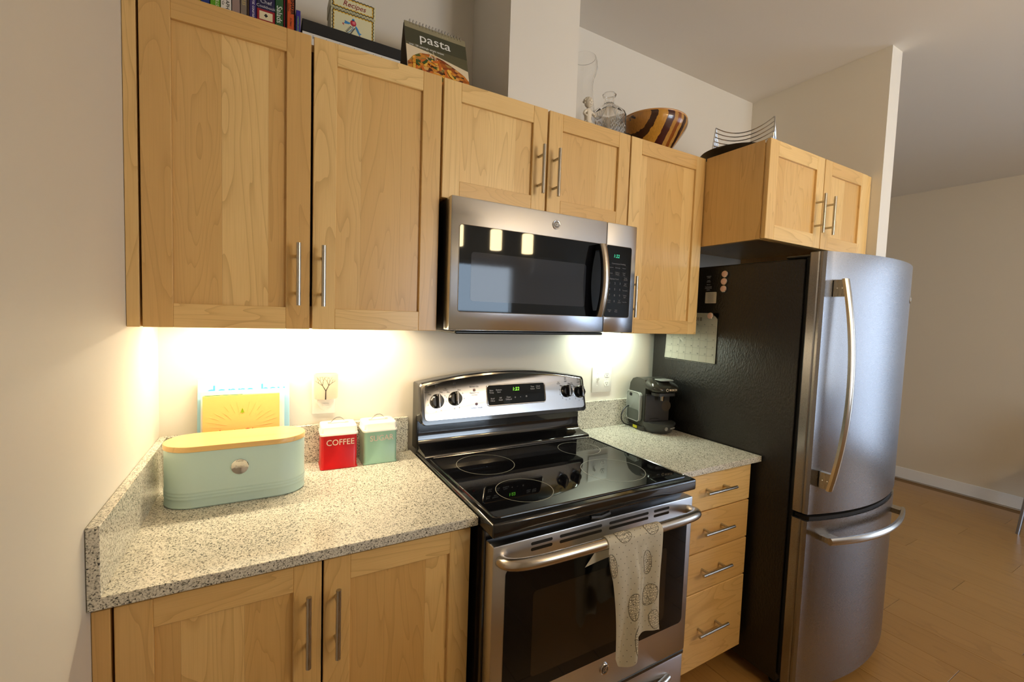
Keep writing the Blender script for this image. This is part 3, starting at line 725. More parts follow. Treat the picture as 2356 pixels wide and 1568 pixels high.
# ------------------------------------------------------------------ canisters
RED = flat('red_enamel', 196, 18, 22, .28); MINT2 = flat('sage_enamel', 150, 192, 168, .32); WLID = flat('white_enamel', 240, 238, 228, .3)
def canister(word, colm, cx, label, tcol, rot):
    w, d, h = .0565, .047, .114; cy = -.072; zb_ = CT+.0006
    t = thing('canister', label, 'canister', (cx, cy, zb_), 'enamel kitchen canisters')
    bm = BM(); rings = []
    for k, z in ((1.02, 0), (1.035, .0015), (1.02, .004), (.985, .006), (.985, h)):
        rings.append([bm.verts.new((a, b, zb_+z)) for a, b in rrect(cx-w*k, cx+w*k, cy-d*k, cy+d*k, .010)])
    ring_bridge(bm, rings); obj('body', bm, colm, t, ang=50)
    bm = BM(); rings = []
    for k, z in ((1.04, h-.002), (1.04, h+.004), (1.0, h+.006), (.985, h+.024), (.955, h+.0275), (.90, h+.0285)):
        rings.append([bm.verts.new((a, b, zb_+z)) for a, b in rrect(cx-w*k, cx+w*k, cy-d*k, cy+d*k, .012)])
    ring_bridge(bm, rings); lid = obj('lid', bm, WLID, t, label='white enamel lid', ang=50)
    zl = zb_+h+.0287
    path = [(cx-.033, cy, zl+.0012), (cx-.024, cy, zl+.0012), (cx-.020, cy, zl+.006), (cx-.014, cy, zl+.014), (cx-.006, cy, zl+.019), (cx+.006, cy, zl+.019), (cx+.014, cy, zl+.014), (cx+.020, cy, zl+.006), (cx+.024, cy, zl+.0012), (cx+.033, cy, zl+.0012)]
    bm = BM(); rings = []
    for i, p in enumerate(path): rings.append([bm.verts.new((p[0], p[1]+s*.0045, p[2]+q)) for s, q in ((-1, 0), (1, 0), (1, .0016), (-1, .0016))])
    ring_bridge(bm, rings); obj('handle', bm, M['chrome'], lid, ang=60)
    text(word, .0275, tcol, t, (cx+.003, cy-d*.985-.0004, zb_+.088), sx=.92, ext=.0003, bold=.0001)
    t.rotation_euler = (0, 0, rot); return t
canister('COFFEE', RED, .491, 'red enamel canister lettered coffee with white lid', flat('letter_cream', 240, 226, 200), -.03)
canister('SUGAR', MINT2, .624, 'pale green enamel canister lettered sugar with white lid', flat('letter_pink', 226, 205, 190), 0.0)

# ------------------------------------------------------------------ wall plates and night light
pl = thing('outlet_plate', 'white outlet plate behind the tree night light', 'outlet', (.4525, -.0005, 1.134))
obj('plate', B(.415, .490, -.0008, -.0075, 1.076, 1.192, bev=.003, seg=2), M['white'], pl)
nl = thing('night_light', 'glowing plug-in night light with bare tree silhouette', 'lamp', (.455, -.02, 1.10))
pb = BM(); prism(pb, [(.428, 1.150), (.428, 1.120), (.437, 1.102), (.452, 1.092), (.458, 1.092), (.473, 1.102), (.482, 1.120), (.482, 1.150)], XZ, -.0078, -.040, .004); obj('plug_body', pb, M['white'], nl)
obj('switch_button', B(.445, .465, -.0401, -.0425, 1.108, 1.118, bev=.001), M['white'], nl)
SHADE = mat('porcelain_shade', (.56, .42, .26, 1), .35); p = SHADE.node_tree.nodes['Principled BSDF']; p.inputs['Emission Color'].default_value = (1, .80, .52, 1); p.inputs['Emission Strength'].default_value = .16
cx, cy, R_ = .4570, -.030, .0370
arc = lambda a, z, r=R_: Vector((cx+r*math.sin(a), cy-r*math.cos(a)*.75, z))
bm = BM(); rings = []
for z, r in ((1.134, .036), (1.137, .0375), (1.215, .0385), (1.2185, .0375), (1.2185, .0355), (1.137, .0345)):
    rings.append([bm.verts.new(arc(a, z, r)) for a in [2*PI*i/36 for i in range(36)]])
ring_bridge(bm, rings, True, True, False); rings_ = None
sh = obj('shade', bm, SHADE, nl, label='lit porcelain shade', ang=60)
tr = BM()
random.seed(3)
def branch(a, z, ang, ln, r, dep):
    a2 = a+math.sin(ang)*ln/R_; z2 = z+math.cos(ang)*ln
    z2 = min(z2, 1.2105)
    tube(tr, [arc(a, z, R_+.0013), arc((a+a2)/2, (z+z2)/2, R_+.0013), arc(a2, z2, R_+.0013)], [r, r*.85, r*.65], 5)
    if dep > 0:
        for d in ((-.45, .42) if dep != 3 else (-.62, -.15, .5)): branch(a2, z2, ang*.75+d+random.uniform(-.15, .15), ln*random.uniform(.62, .82), r*.62, dep-1)
branch(-.12, 1.135, .02, .029, .0023, 4)
obj('tree_silhouette', tr, mat('tree_print', (.02, .012, .008, 1), .7), nl, smooth=False)
sp = thing('switch_plate', 'white two-gang wall plate with toggle switch and outlet', 'switch', (1.702, -.0005, 1.143))
obj('plate', B(1.642, 1.763, -.0008, -.0070, 1.081, 1.205, bev=.003, seg=2), M['white'], sp)
obj('toggle', prism(BM(), [(-.0071, 1.149), (-.0071, 1.137), (-.020, 1.150), (-.020, 1.156)], YZ, 1.671, 1.678), M['white'], sp)
obj('toggle_surround', B(1.668, 1.681, -.00705, -.0080, 1.131, 1.155), M['white'], sp)
for z in (1.166, 1.122):
    rc = obj('receptacle', prism(BM(), [(1.732+.0165*math.cos(a), z+max(-.0125, min(.0125, .0165*math.sin(a)))) for a in [2*PI*i/28 for i in range(28)]], XZ, -.00705, -.0082), M['white'], sp)
    for x, h in ((1.7265, .004), (1.7375, .0045)): obj('slot', B(x-.0009, x+.0009, -.00815, -.0085, z+.001-h+.003, z+.001+h+.001), M['gap'], rc)
    obj('slot', lathe_dir(BM(), [(.0022, 0), (.0022, .0003)], (1.732, -.0082, z-.006), (0, -1, 0), 10), M['gap'], rc)
for x, z in ((1.6745, 1.174), (1.6745, 1.112), (1.732, 1.143)): obj('screw', lathe_dir(BM(), [(.0026, 0), (.0022, .0008)], (x, -.0070, z), (0, -1, 0), 10), M['white'], sp)

# ------------------------------------------------------------------ books behind the bread bin
def leaning_book(name, label, x0, x1, h, th, y_foot, lean, cover, rot=0, edge=None):
    """hardback leaning back against the wall: local build, then rotated about its foot"""
    t = thing(name, label, 'book', ((x0+x1)/2, y_foot, CT+.0006))
    w = (x1-x0)/2; c = t.location
    def bx(a0, a1, b0, b1, q0, q1): return B(c.x+a0, c.x+a1, c.y+b0, c.y+b1, c.z+q0, c.z+q1, bev=.0006)
    obj('front_cover', bx(-w, w, 0, .0022, 0, h), cover, t)
    obj('back_cover', bx(-w, w, th-.0022, th, 0, h), cover, t)
    obj('spine', bx(-w, -w+.0022, .0022, th-.0022, 0, h), edge or cover, t)
    obj('pages', bx(-w+.003, w-.004, .0024, th-.0024, .003, h-.004), M['paper'], t)
    t.rotation_euler = (-lean, 0, rot); return t, c
BLUEC = flat('pale_blue_cover', 158, 205, 226, .4)
t, c = leaning_book('cookbook', 'tall pale blue cookbook leaning on the wall behind the bread bin', .0970, .3450, .302, .012, -.062, .13, BLUEC)
text('donna hay', .052, flat('sky_blue_print', 70, 160, 210), t, (c.x+.004, c.y-.0004, c.z+.262), ext=.0002)
t, c = leaning_book('cookbook', 'white cookbook standing between the blue one and the yellow one', .1080, .3290, .268, .014, -.0810, .10, flat('white_cover', 240, 236, 226, .4))
GRN = flat('green_cover', 50, 120, 52, .45)
t, c = leaning_book('recipe_folder', 'pale yellow cookbook with tree emblem behind the bread bin', .1150, .3150, .258, .018, -.1060, .09, flat('yellow_cover', 236, 190, 112, .5), .0, GRN)
obj('bookmark_flap', B(c.x-.096, c.x+.0, c.y+.006, c.y+.0135, c.z+.2535, c.z+.2592), GRN, t)
tz = c.z+.204
bm = BM()
for k, (w_, q) in enumerate(((.0060, .000), (.0048, .0032), (.0034, .0064), (.002, .0090))):
    prism(bm, [(c.x-w_, tz+q), (c.x+w_, tz+q), (c.x, tz+q+.0055)], XZ, c.y-.0002, c.y-.0005)
box(bm, c.x-.0008, c.x+.0008, c.y-.0005, c.y-.0002, tz-.003, tz)
obj('tree_emblem', bm, flat('lime_print', 140, 178, 20), t, smooth=False)
bm = BM()
for k in range(17):
    a = PI*(.04+.92*k/16); r0_, r1_ = .045+.012*(k % 3), .078+.016*((k*7) % 4)
    o_ = Vector((c.x+.002, c.y-.0004, c.z+.158))
    tube(bm, [o_+Vector((r0_*math.cos(a), 0, r0_*math.sin(a)*.85)), o_+Vector((min(.094, r1_)*math.cos(a), 0, min(.094, r1_)*math.sin(a)*.85))], .0002, 4)
obj('ray_print', bm, flat('gold_print', 214, 178, 104), t, smooth=False)
text('Jamie Oliver', .026, flat('red_print', 206, 48, 40), t, (c.x, c.y-.0004, c.z+.146), ext=.0002, shear=.3)

# ------------------------------------------------------------------ coffee machine
cm = thing('coffee_machine', 'black single-serve coffee machine with clear side water tank', 'coffee machine', (1.915, -.13, CT+.0005))
GM = mat('dark_metallic_plastic', (.060, .060, .052, 1), .30, .35); GD = mat('charcoal_plastic', (.028, .027, .025, 1), .38); GF = mat('brown_black_plastic', (.035, .031, .028, 1), .45)
mx0, mx1 = 1.838, 1.990; mz = CT+.0008
pts = [(-.030, mz+.020), (-.030, mz+.185), (-.036, mz+.215), (-.055, mz+.238), (-.085, mz+.248), (-.120, mz+.249), (-.150, mz+.243), (-.158, mz+.225), (-.158, mz+.016)]
obj('body', prism(BM(), pts, YZ, mx0+.012, mx1, .006), GM, cm, ang=40)
obj('base', prism(BM(), rrect(mx0+.004, mx1-.004, -.168, -.034, .02), XY, mz, mz+.0195, .003), GD, cm)
obj('front_panel', B(mx0+.013, mx1-.003, -.1585, -.1640, mz+.030, mz+.178, bev=.003), GF, cm)
TANK = mat('smoky_clear_tank', (.30, .32, .30, 1), .12, 0, Alpha=.75); 
tk = obj('water_tank', prism(BM(), [(-b, a) for a, b in rrect(mz+.040, mz+.178, .036, .140, .018)], YZ, mx0+.0115, mx0-.004, .004), TANK, cm, label='clear water tank')
obj('tank_window', prism(BM(), [(-b, a) for a, b in rrect(mz+.155, mz+.170, .058, .078, .004)], YZ, mx0-.0041, mx0-.0050), M['gap'], tk)
obj('water', prism(BM(), [(-b, a) for a, b in rrect(mz+.043, mz+.095, .040, .136, .012)], YZ, mx0-.0041, mx0-.0045), mat('tank_water', (.10, .11, .10, 1), .1), tk)
bm = BM(); tube(bm, [(mx0-.0042, -b, a) for a, b in rrect(mz+.040, mz+.178, .036, .140, .018)], .0018, 6, closed=True); obj('tank_rim', bm, mat('tank_edge', (.42, .43, .41, 1), .2), tk)
# brewing head: rounded hood that overhangs the front
bm = BM(); rings = []
for y, z0_, z1_, w_ in ((-.100, .215, .247, .060), (-.130, .200, .2485, .068), (-.165, .190, .246, .0735), (-.200, .188, .240, .073), (-.222, .190, .230, .068), (-.236, .196, .219, .056), (-.241, .203, .211, .040)):
    cxm = (mx0+mx1)/2+.006; ring = []
    for k in range(20):
        a = 2*PI*k/20; ca, sa = math.cos(a), math.sin(a)
        ring.append(bm.verts.new((cxm+w_*math.copysign(abs(ca)**.55, ca), y, mz+(z0_+z1_)/2+(z1_-z0_)/2*math.copysign(abs(sa)**.7, sa))))
    rings.append(ring)
ring_bridge(bm, rings); hd_ = obj('brew_head', bm, mat('glossy_bronze_black', (.035, .034, .028, 1), .12, .3), cm, ang=60)
obj('head_underside', prism(BM(), rrect(mx0+.030, mx1-.012, -.224, -.1645, .02), XY, mz+.176, mz+.189), GD, hd_)
obj('lever', prism(BM(), rrect(mx0+.050, mx1-.030, -.225, -.165, .012), XY, mz+.2465, mz+.2505, .001), mat('grey_lever', (.22, .23, .22, 1), .25), hd_)
cxm = (mx0+mx1)/2+.006
obj('spout', lathe(BM(), [(.0095, .150), (.0115, .178)], (cxm, -.192, mz), 16), M['chrome'], cm)
text('BOSCH', .0125, flat('pale_print', 226, 206, 180), hd_, (cxm+.020, -.2430, mz+.2075), ext=.0008); 
bm = BM(); tube(bm, [(cxm-.012+.006*math.cos(a), -.2430, mz+.2075+.006*math.sin(a)) for a in [2*PI*i/16 for i in range(16)]], .0009, 5, closed=True); obj('round_mark', bm, flat('pale_mark', 226, 206, 180), hd_)
bm = BM(); tube(bm, [(cxm-.030+.05*i/8-.012, -.1646, mz+.058+.003*math.sin(PI*i/8)) for i in range(9)], .0018, 6); obj('grip_slot', bm, M['gap'], cm)
obj('drink_dial', lathe_dir(BM(), [(.026, 0), (.026, .0006)], (cxm+.048, -.1641, mz+.118), (0, -1, 0), 28), mat('dial_brown', (.060, .045, .030, 1), .4), cm)
bm = BM(); rings = []
for r, z in ((.70, .000), (.80, .004), (.92, .026), (1.0, .044), (1.0, .048), (.94, .048), (.92, .0455)):
    rings.append([bm.verts.new((cxm+.080*r*math.cos(a), -.1645-.088*r*max(0, math.sin(a)), mz+z+.0004)) for a in [PI*i/22 for i in range(23)]])
ring_bridge(bm, rings); dtv = obj('drip_tray', bm, mat('charcoal_tray', (.030, .031, .030, 1), .3), cm, ang=50)
nfr = Vector((.25, -1, -.25)).normalized()
text('TASSIMO', .0095, flat('tray_print', 190, 188, 180), dtv, (cxm+.026, -.2445, mz+.0295), (1, .36, 0), (0, -.28, 1), ext=.0004)
bm = BM(); 
for k in range(6): 
    a = 2*PI*k/6; tube(bm, [(cxm-.013+.0045*math.cos(a)+.004*math.cos(b), -.2500, mz+.0295+.0045*math.sin(a)+.004*math.sin(b)) for b in [2*PI*i/10 for i in range(10)]], .0005, 4, closed=True)
obj('flower_mark', bm, flat('tray_mark', 190, 188, 180), dtv)
obj('yellow_card', B(mx0+.001, mx0+.0035, -.088, -.120, mz+.004, mz+.017), flat('yellow_card', 200, 196, 20), cm, label='yellow service disc holder')
obj('power_cord', tube(BM(), bez((mx0+.02, -.050, mz+.10), (mx0-.05, -.060, mz+.12), (mx0-.09, -.070, mz+.01), (mx0+.006, -.062, mz+.006), 16), .0032, 8), M['black'], cm)

cm.rotation_euler = (0, 0, -.18); cm.location = (1.908, -.142, CT+.0005)
# ------------------------------------------------------------------ fridge magnets and calendar
XF = FX0
cal = thing('wall_calendar', 'paper calendar page held by a magnet on the refrigerator side', 'calendar', (XF-.002, -.252, 1.25))
bm = BM(); ny, nz = 10, 8; gr = []
y0c, y1c, z0c, z1c = -.392, -.115, 1.255, 1.479
px = lambda y, z: XF-.0045-.006*max(0, (1.36-z)/.11)**2*(.3+.7*((y-y0c)/(y1c-y0c)))-.002*math.sin((y-y0c)*9)*max(0, (1.479-z)/.22)
for i in range(ny+1):
    gr.append([bm.verts.new((px(y0c+(y1c-y0c)*i/ny, z0c+(z1c-z0c)*j/nz), y0c+(y1c-y0c)*i/ny, z0c+(z1c-z0c)*j/nz+.004*(1-j/nz)*(i/ny))) for j in range(nz+1)])
for i in range(ny):
    for j in range(nz): bm.faces.new((gr[i][j], gr[i+1][j], gr[i+1][j+1], gr[i][j+1]))
bmesh.ops.solidify(bm, geom=bm.faces[:], thickness=.0004)
obj('page', bm, flat('calendar_paper', 238, 236, 222, .7), cal)
GL = flat('grid_grey', 168, 170, 160); NL_ = flat('numeral_grey', 90, 92, 88)
bm = BM(); cw = (y1c-y0c-.012)/7; ch = .0335; top = 1.420
for r_ in range(6): tube(bm, [(px(y0c+.006+k*cw, top-r_*ch)-.0006, y0c+.006+k*cw, top-r_*ch) for k in range(8)], .0003, 4)
for k in range(8): tube(bm, [(px(y0c+.006+k*cw, top-r_*ch)-.0006, y0c+.006+k*cw, top-r_*ch) for r_ in range(6)], .0003, 4)
gd = obj('grid', bm, GL, cal, smooth=False)
for dnum in range(1, 31):
    r_, k = divmod(dnum-1, 7); y = y1c-.006-cw*k-cw*.78; z = top-ch*(r_+.80)
    text(str(dnum), .0085, NL_, cal, (px(y, z)-.0012, y, z), (0, -1, 0), (0, 0, 1), ext=.00005)
text('April 2018', .024, flat('numeral_black', 40, 40, 40), cal, (px(-.252, 1.452)-.0007, -.262, 1.450), (0, -1, 0), (0, 0, 1), ext=.00005)
for k, s in enumerate(('Sun', 'Mon', 'Tue', 'Wed', 'Thu', 'Fri', 'Sat')): text(s, .0065, NL_, cal, (px(y1c-.006-cw*(k+.5), 1.426)-.0007, y1c-.006-cw*(k+.5), 1.427), (0, -1, 0), (0, 0, 1), ext=.00005)
PINK = flat('pale_pink_stone', 226, 188, 172, .3)
for y, z, x, lab in ((-.414, 1.649, XF, 'topmost of the three pale pink round magnets in a column'), (-.412, 1.617, XF, 'middle one of the three pale pink round magnets in a column'), (-.4115, 1.585, XF, 'lowest of the three pale pink round magnets in a column'), (-.360, 1.467, XF-.0068, 'pink round magnet holding the calendar page')):
    t = thing('magnet', lab, 'magnet', (x-.0002, y, z), 'round pink fridge magnets')
    obj('base', lathe_dir(BM(), [(.0145, 0), (.0150, .003), (.0150, .006), (.0135, .0075)], (x-.0002, y, z), (-1, 0, 0), 22), M['chrome'], t)
    obj('face', lathe_dir(BM(), [(.0130, .0076), (.0128, .0095), (.0095, .0108), (.004, .0112)], (x-.0002, y, z), (-1, 0, 0), 22), PINK, t)
# ------------------------------------------------------------------ on top of the wall cabinets
ZT = zt-.012+.0005       # top board of the cabinets
def upright_book(label, x0, x1, h, colr, yf=-.250, depth=.17, extra=None, group='cookbooks on the left wall cabinet', rough=.45):
    t = thing('cookbook', label, 'book', ((x0+x1)/2, yf+depth/2, ZT), group)
    cm_ = flat('cover', *colr, rough)
    c0, c1_ = x0+.0006, x1-.0006
    obj('spine', B(c0, c1_, yf, yf+.0022, ZT, ZT+h, bev=.0008), cm_, t)
    for a, b in ((c0, c0+.0020), (c1_-.0020, c1_)): obj('cover', B(a, b, yf+.0023, yf+depth, ZT, ZT+h, bev=.0006), cm_, t)
    if c1_-c0 > .006: obj('pages', B(c0+.0024, c1_-.0024, yf+.0024, yf+depth-.004, ZT+.003, ZT+h-.003), M['paper'], t)
    return t
SY = -.2504
def vtext(t, s, size, colr, x, z, down=True, sx=1.0, bold=0):
    text(s, size, flat('spine_print', *colr), t, (x, SY, z), (0, 0, -1) if down else (0, 0, 1), (1, 0, 0) if down else (-1, 0, 0), ext=.0002, sx=sx, bold=bold)
t = upright_book('olive green cookbook at the left end of the row', .106, .1335, .285, (176, 172, 30))
t = upright_book('blue cookbook beside the olive green one', .134, .1525, .262, (24, 52, 128))
t = upright_book('bright green cookbook with white spine lettering', .153, .1745, .262, (92, 160, 30)); vtext(t, 'FOR GRILLS', .0095, (230, 236, 210), .168, ZT+.085); vtext(t, 'RECIPES', .0080, (230, 236, 210), .158, ZT+.085)
t = upright_book('white spined cookbook with black lettering', .175, .1985, .270, (226, 222, 214)); vtext(t, 'FULL TELEGRAPH', .0115, (20, 20, 20), .190, ZT+.105); vtext(t, 'Annabel Co', .007, (30, 30, 30), .181, ZT+.085)
t = upright_book('pinkish grey cookbook with plain spine', .199, .2175, .255, (150, 128, 122))
t = upright_book('grey cookbook with faded gold spine lettering', .218, .2325, .250, (128, 116, 104)); vtext(t, 'PICKLES', .0095, (206, 190, 120), .2255, ZT+.100)
t = upright_book('thin brown cookbook beside the purple one', .2328, .2372, .246, (84, 62, 40))
t = upright_book('dark purple cookbook lettered courses', .2375, .2545, .260, (50, 36, 104)); vtext(t, 'first courses', .0105, (224, 220, 232), .2475, ZT+.083)
t = upright_book('navy and red cookbook with cream label on its spine', .2550, .2965, .275, (34, 32, 70))
obj('red_band', B(.2553, .2962, SY-.0004, SY+.0002, ZT+.020, ZT+.088), flat('red_band', 150, 16, 30), t)
obj('cream_label', B(.2605, .2910, SY-.0008, SY-.0005, ZT+.0625, ZT+.0830), flat('label_cream', 226, 214, 176), t)
text('Chef', .0135, flat('silver_print', 196, 196, 206), t, (.2757, SY-.0002, ZT+.108), ext=.0002); text('Cookbook', .0100, flat('silver_print', 196, 196, 206), t, (.2757, SY-.0002, ZT+.0955), ext=.0002)
obj('clover_mark', (lambda b_: [lathe_dir(b_, [(.0020, 0), (.0020, .0003)], (.2757+dx_, SY-.0009, ZT+.0735+dz_), (0, -1, 0), 10) for dx_, dz_ in ((-.0022, 0), (.0022, 0), (0, .0026), (0, -.0022))][0])(BM()), T_BLACK, t)
t = upright_book('dark green cookbook lettered salads', .2970, .3165, .268, (36, 84, 46)); vtext(t, 'Salads', .0185, (226, 230, 220), .3065, ZT+.088)
t = upright_book('thin crimson book beside the green one', .3168, .3205, .262, (128, 16, 40))
t = upright_book('thin black book beside the orange one', .3208, .3245, .265, (22, 20, 22))
t = upright_book('orange cookbook with black spine lettering', .3250, .3425, .285, (196, 84, 34)); vtext(t, 'SHAKER', .0105, (24, 20, 18), .3375, ZT+.118, bold=.0003); vtext(t, 'A Diary', .0070, (60, 30, 20), .3345, ZT+.078); vtext(t, 'Kitchen', .0065, (70, 36, 20), .3290, ZT+.115)
t = upright_book('thin black book between orange and small purple books', .3428, .3462, .268, (24, 22, 24))
t = upright_book('small purple booklet with green lettering at the right end', .3465, .3585, .1160, (54, 44, 140), depth=.12); vtext(t, 'creative juices', .0070, (130, 190, 60), .3525, ZT+.080)
# black album lying flat
al = thing('photo_album', 'long black book lying flat above a white one under the recipe tin', 'book', (.50, -.15, ZT+.0648))
obj('pages', B(.3630, .6325, -.248, -.055, ZT+.0650, ZT+.0675), M['paper'], al); 
obj('cover', B(.3620, .6345, -.250, -.050, ZT+.0677, ZT+.1000, bev=.0015), flat('matte_black', 26, 25, 24, .75), al)
wb = thing('cookbook', 'white cookbook lying flat beneath the black album', 'book', (.50, -.15, ZT), 'cookbooks on the left wall cabinet')
obj('cover', B(.3625, .6330, -.249, -.052, ZT, ZT+.0646, bev=.001), flat('white_spine', 224, 222, 216), wb)
text('in our house love makes everything better', .0125, flat('typewriter_print', 40, 40, 40), wb, (.498, -.2495, ZT+.0575), ext=.0002, sx=1.02)
# recipe tin on the album
rb = thing('recipe_tin', 'cream recipe tin with painted flowers and wavy yellow border', 'tin', (.503, -.15, ZT+.1005))
CREAM = flat('cream_tin', 214, 210, 172, .45); zr = ZT+.1005
obj('body', B(.4405, .5655, -.200, -.120, zr, zr+.0870, bev=.0015), CREAM, rb)
ld = obj('lid', B(.4390, .5670, -.2015, -.1185, zr+.0880, zr+.1270, bev=.0020), CREAM, rb)
def wavy(x0, x1, z0, z1, y, r, m, par, off):
    bm = BM(); P = []
    per = [(x0, z0), (x1, z0), (x1, z1), (x0, z1)]
    for k in range(4):
        a, b = Vector(per[k]), Vector(per[(k+1) % 4]); L = (b-a).length; n = max(8, int(L/.0016)); nrm = Vector((-(b-a).y, (b-a).x)).normalized(); w = max(2, round(L/.0095))
        for i in range(n): q = a+(b-a)*i/n+nrm*(.0012*math.sin(2*PI*w*i/n)+off); P.append((q.x, y, q.y))
    tube(bm, P, r, 4, closed=True); return obj('wavy_border', bm, m, par, smooth=False)
NAVY = flat('navy_paint', 24, 40, 60); YEL = flat('yellow_paint', 226, 180, 40)
wavy(.4455, .5605, zr+.004, zr+.0830, -.2003, .0011, NAVY, rb, 0); wavy(.4455, .5605, zr+.004, zr+.0830, -.2002, .0013, YEL, rb, .0026)
wavy(.4450, .5610, zr+.0915, zr+.1235, -.2018, .0011, NAVY, ld, 0); wavy(.4450, .5610, zr+.0915, zr+.1235, -.2017, .0013, YEL, ld, .0026)
text('Recipes', .021, flat('maroon_print', 140, 26, 40), ld, (.505, -.2019, zr+.1075), ext=.0003, shear=.3)
RD = flat('rose_paint', 176, 34, 56); BL = flat('blue_paint', 50, 130, 190)
def dsc(cx_, cz_, r, m, n='petal', rz=None, y=-.2003): return obj(n, prism(BM(), circ(cx_, cz_, r, 18, rz), XZ, y, y-.0004), m, rb, smooth=False)
dsc(.5030, zr+.0590, .0085, RD, 'rose'); dsc(.5045, zr+.0600, .0045, flat('pink_paint', 214, 110, 120), 'rose_heart', y=-.2007); dsc(.5030, zr+.0685, .0035, BL, 'bud')
def poly(n_, pts_, m_, y=-.2003): return obj(n_, prism(BM(), [(a_, zr+b_) for a_, b_ in pts_], XZ, y, y-.0004), m_, rb, smooth=False)
poly('bell_flower', [(.4955, .0575), (.4860, .0590), (.4785, .0605), (.4800, .0560), (.4760, .0520), (.4820, .0515), (.4920, .0530)], BL)
poly('bell_flower', [(.5105, .0540), (.5165, .0470), (.5215, .0370), (.5275, .0350), (.5235, .0325), (.5225, .0275), (.5185, .0320), (.5145, .0375), (.5085, .0490)], BL)
poly('petal', [(.4765, .0500), (.4740, .0525), (.4720, .0500), (.4765, .0455)], RD); poly('petal', [(.5245, .0270), (.5215, .0290), (.5200, .0265), (.5245, .0220)], RD)
bm = BM(); tube(bm, [(.5030, -.2004, zr+.051), (.5005, -.2004, zr+.042), (.4950, -.2004, zr+.034), (.4880, -.2004, zr+.028)], .0009, 5); obj('stem', bm, BL, rb)
for k in range(5):
    for sgn in (-1, 1):
        cx_ = .5010-.0026*k+sgn*(.0045+.0002*k); cz_ = .0455-.0040*k+sgn*-.0010
        poly('leaf', [(cx_-sgn*.0024, cz_-.0016), (cx_+sgn*.0016, cz_-.0010), (cx_+sgn*.0040, cz_+.0020), (cx_-sgn*.0004, cz_+.0012)], NAVY)
# pasta easel book
pa = thing('easel_cookbook', 'spiral-bound pasta cookbook standing as an easel', 'book', (.757, -.20, ZT))
ps0, ps1 = Vector((.6545, -.268, ZT)), Vector((.8615, -.268, ZT)); top_ = Vector((0, .067, .222))
pu = top_.normalized(); pn = Vector((1, 0, 0)).cross(pu)
PQ = lambda a, b, d: tuple(Vector((a, -.268, ZT))+pu*b+pn*d)
H = top_.length
PH = bpy.data.materials.new('pasta_photo'); PH.use_nodes = True; tN = NT(PH)
v = tN.coord((1, 1, 1)); vo = tN.n('ShaderNodeTexVoronoi'); vo.inputs['Scale'].default_value = 95; tN.l(tN.coord((.6, .6, 1.1), rot=(.3, .5, .2)), vo.inputs['Vector'])
bw = tN.n('ShaderNodeRGBToBW'); tN.l(vo.outputs['Color'], bw.inputs[0])
pc = tN.ramp(bw.outputs[0], [(.10, rgb(40, 40, 26)), (.28, rgb(150, 66, 20)), (.42, rgb(212, 122, 30)), (.60, rgb(232, 160, 60)), (.74, rgb(240, 190, 110)), (.88, rgb(96, 104, 40))])
pd = tN.ramp(vo.outputs['Distance'], [(.0, (1, 1, 1)), (.5, (.8, .74, .66))])
tN.l(tN.mix(1.0, pc, pd, 'MULTIPLY'), tN.p.inputs['Base Color']); tN.p.inputs['Roughness'].default_value = .35
cv = obj('cover', prism(BM(), [(.6545, 0), (.8615, 0), (.8615, H), (.6545, H)], PQ, 0, -.003), flat('olive_cover', 92, 88, 62, .4), pa)
obj('top_strip', prism(BM(), [(.6550, H-.022), (.8610, H-.022), (.8610, H), (.6550, H)], PQ, .0003, .0006), flat('khaki_strip', 150, 142, 112), cv)
obj('dark_band', prism(BM(), [(.6550, H-.075), (.8610, H-.075), (.8610, H-.0225), (.6550, H-.0225)], PQ, .0003, .0006), flat('deep_olive', 70, 70, 50), cv)
pb2 = [(.6550, 0), (.8610, 0), (.8610, H-.120), (.80, H-.108), (.73, H-.094), (.6550, H-.086)]
obj('plate_photo', prism(BM(), pb2, PQ, .0003, .0006), flat('plate_cream', 232, 214, 180), cv, smooth=False)
hp_ = [(.6560, .0), (.8612, 0), (.8612, .072), (.845, .090), (.815, .106), (.775, .124), (.735, .132), (.70, .126), (.675, .108), (.6560, .08)]
obj('food_photo', prism(BM(), hp_, PQ, .0007, .0009), PH, cv, smooth=False)
PEN = [flat('penne_amber', 226, 148, 40, .4), flat('penne_yellow', 240, 186, 72, .4), flat('penne_orange', 206, 106, 34, .4)]; LEAF = flat('herb_green', 62, 84, 30, .5); CHE = flat('cheese_shred', 246, 234, 200, .5)
random.seed(11)
for k in range(60):
    a = random.uniform(.672, .845); b = random.uniform(.040, .120)
    if b > .124-.55*abs(a-.735): continue
    an = random.uniform(0, PI); L = random.uniform(.008, .013); w_ = .0042
    ux, uz = math.cos(an), math.sin(an)
    q = [(a+ux*L*s+-uz*w_*c_, b+uz*L*s+ux*w_*c_) for s, c_ in ((-1, -1), (1, -1), (1.15, 0), (1, 1), (-1, 1), (-.85, 0))]
    obj('printed_penne', prism(BM(), q, PQ, .0010+.00004*k, .0012+.00004*k), PEN[k % 3] if k % 6 else LEAF, cv, smooth=False)
for k in range(9):
    a = .735+random.uniform(-.016, .016); b = .118+random.uniform(-.022, .018); an = random.uniform(.9, 2.4); L = .013
    q = [(a+math.cos(an)*L*s-math.sin(an)*.0008*c_, b+math.sin(an)*L*s+math.cos(an)*.0008*c_) for s, c_ in ((-1, -1), (1, -1), (1, 1), (-1, 1))]
    obj('printed_cheese', prism(BM(), q, PQ, .0023, .0024), CHE, cv, smooth=False)
WH = flat('title_white', 244, 244, 240)
PT = lambda a, b, d=.0009: Vector(PQ(a, b, d))
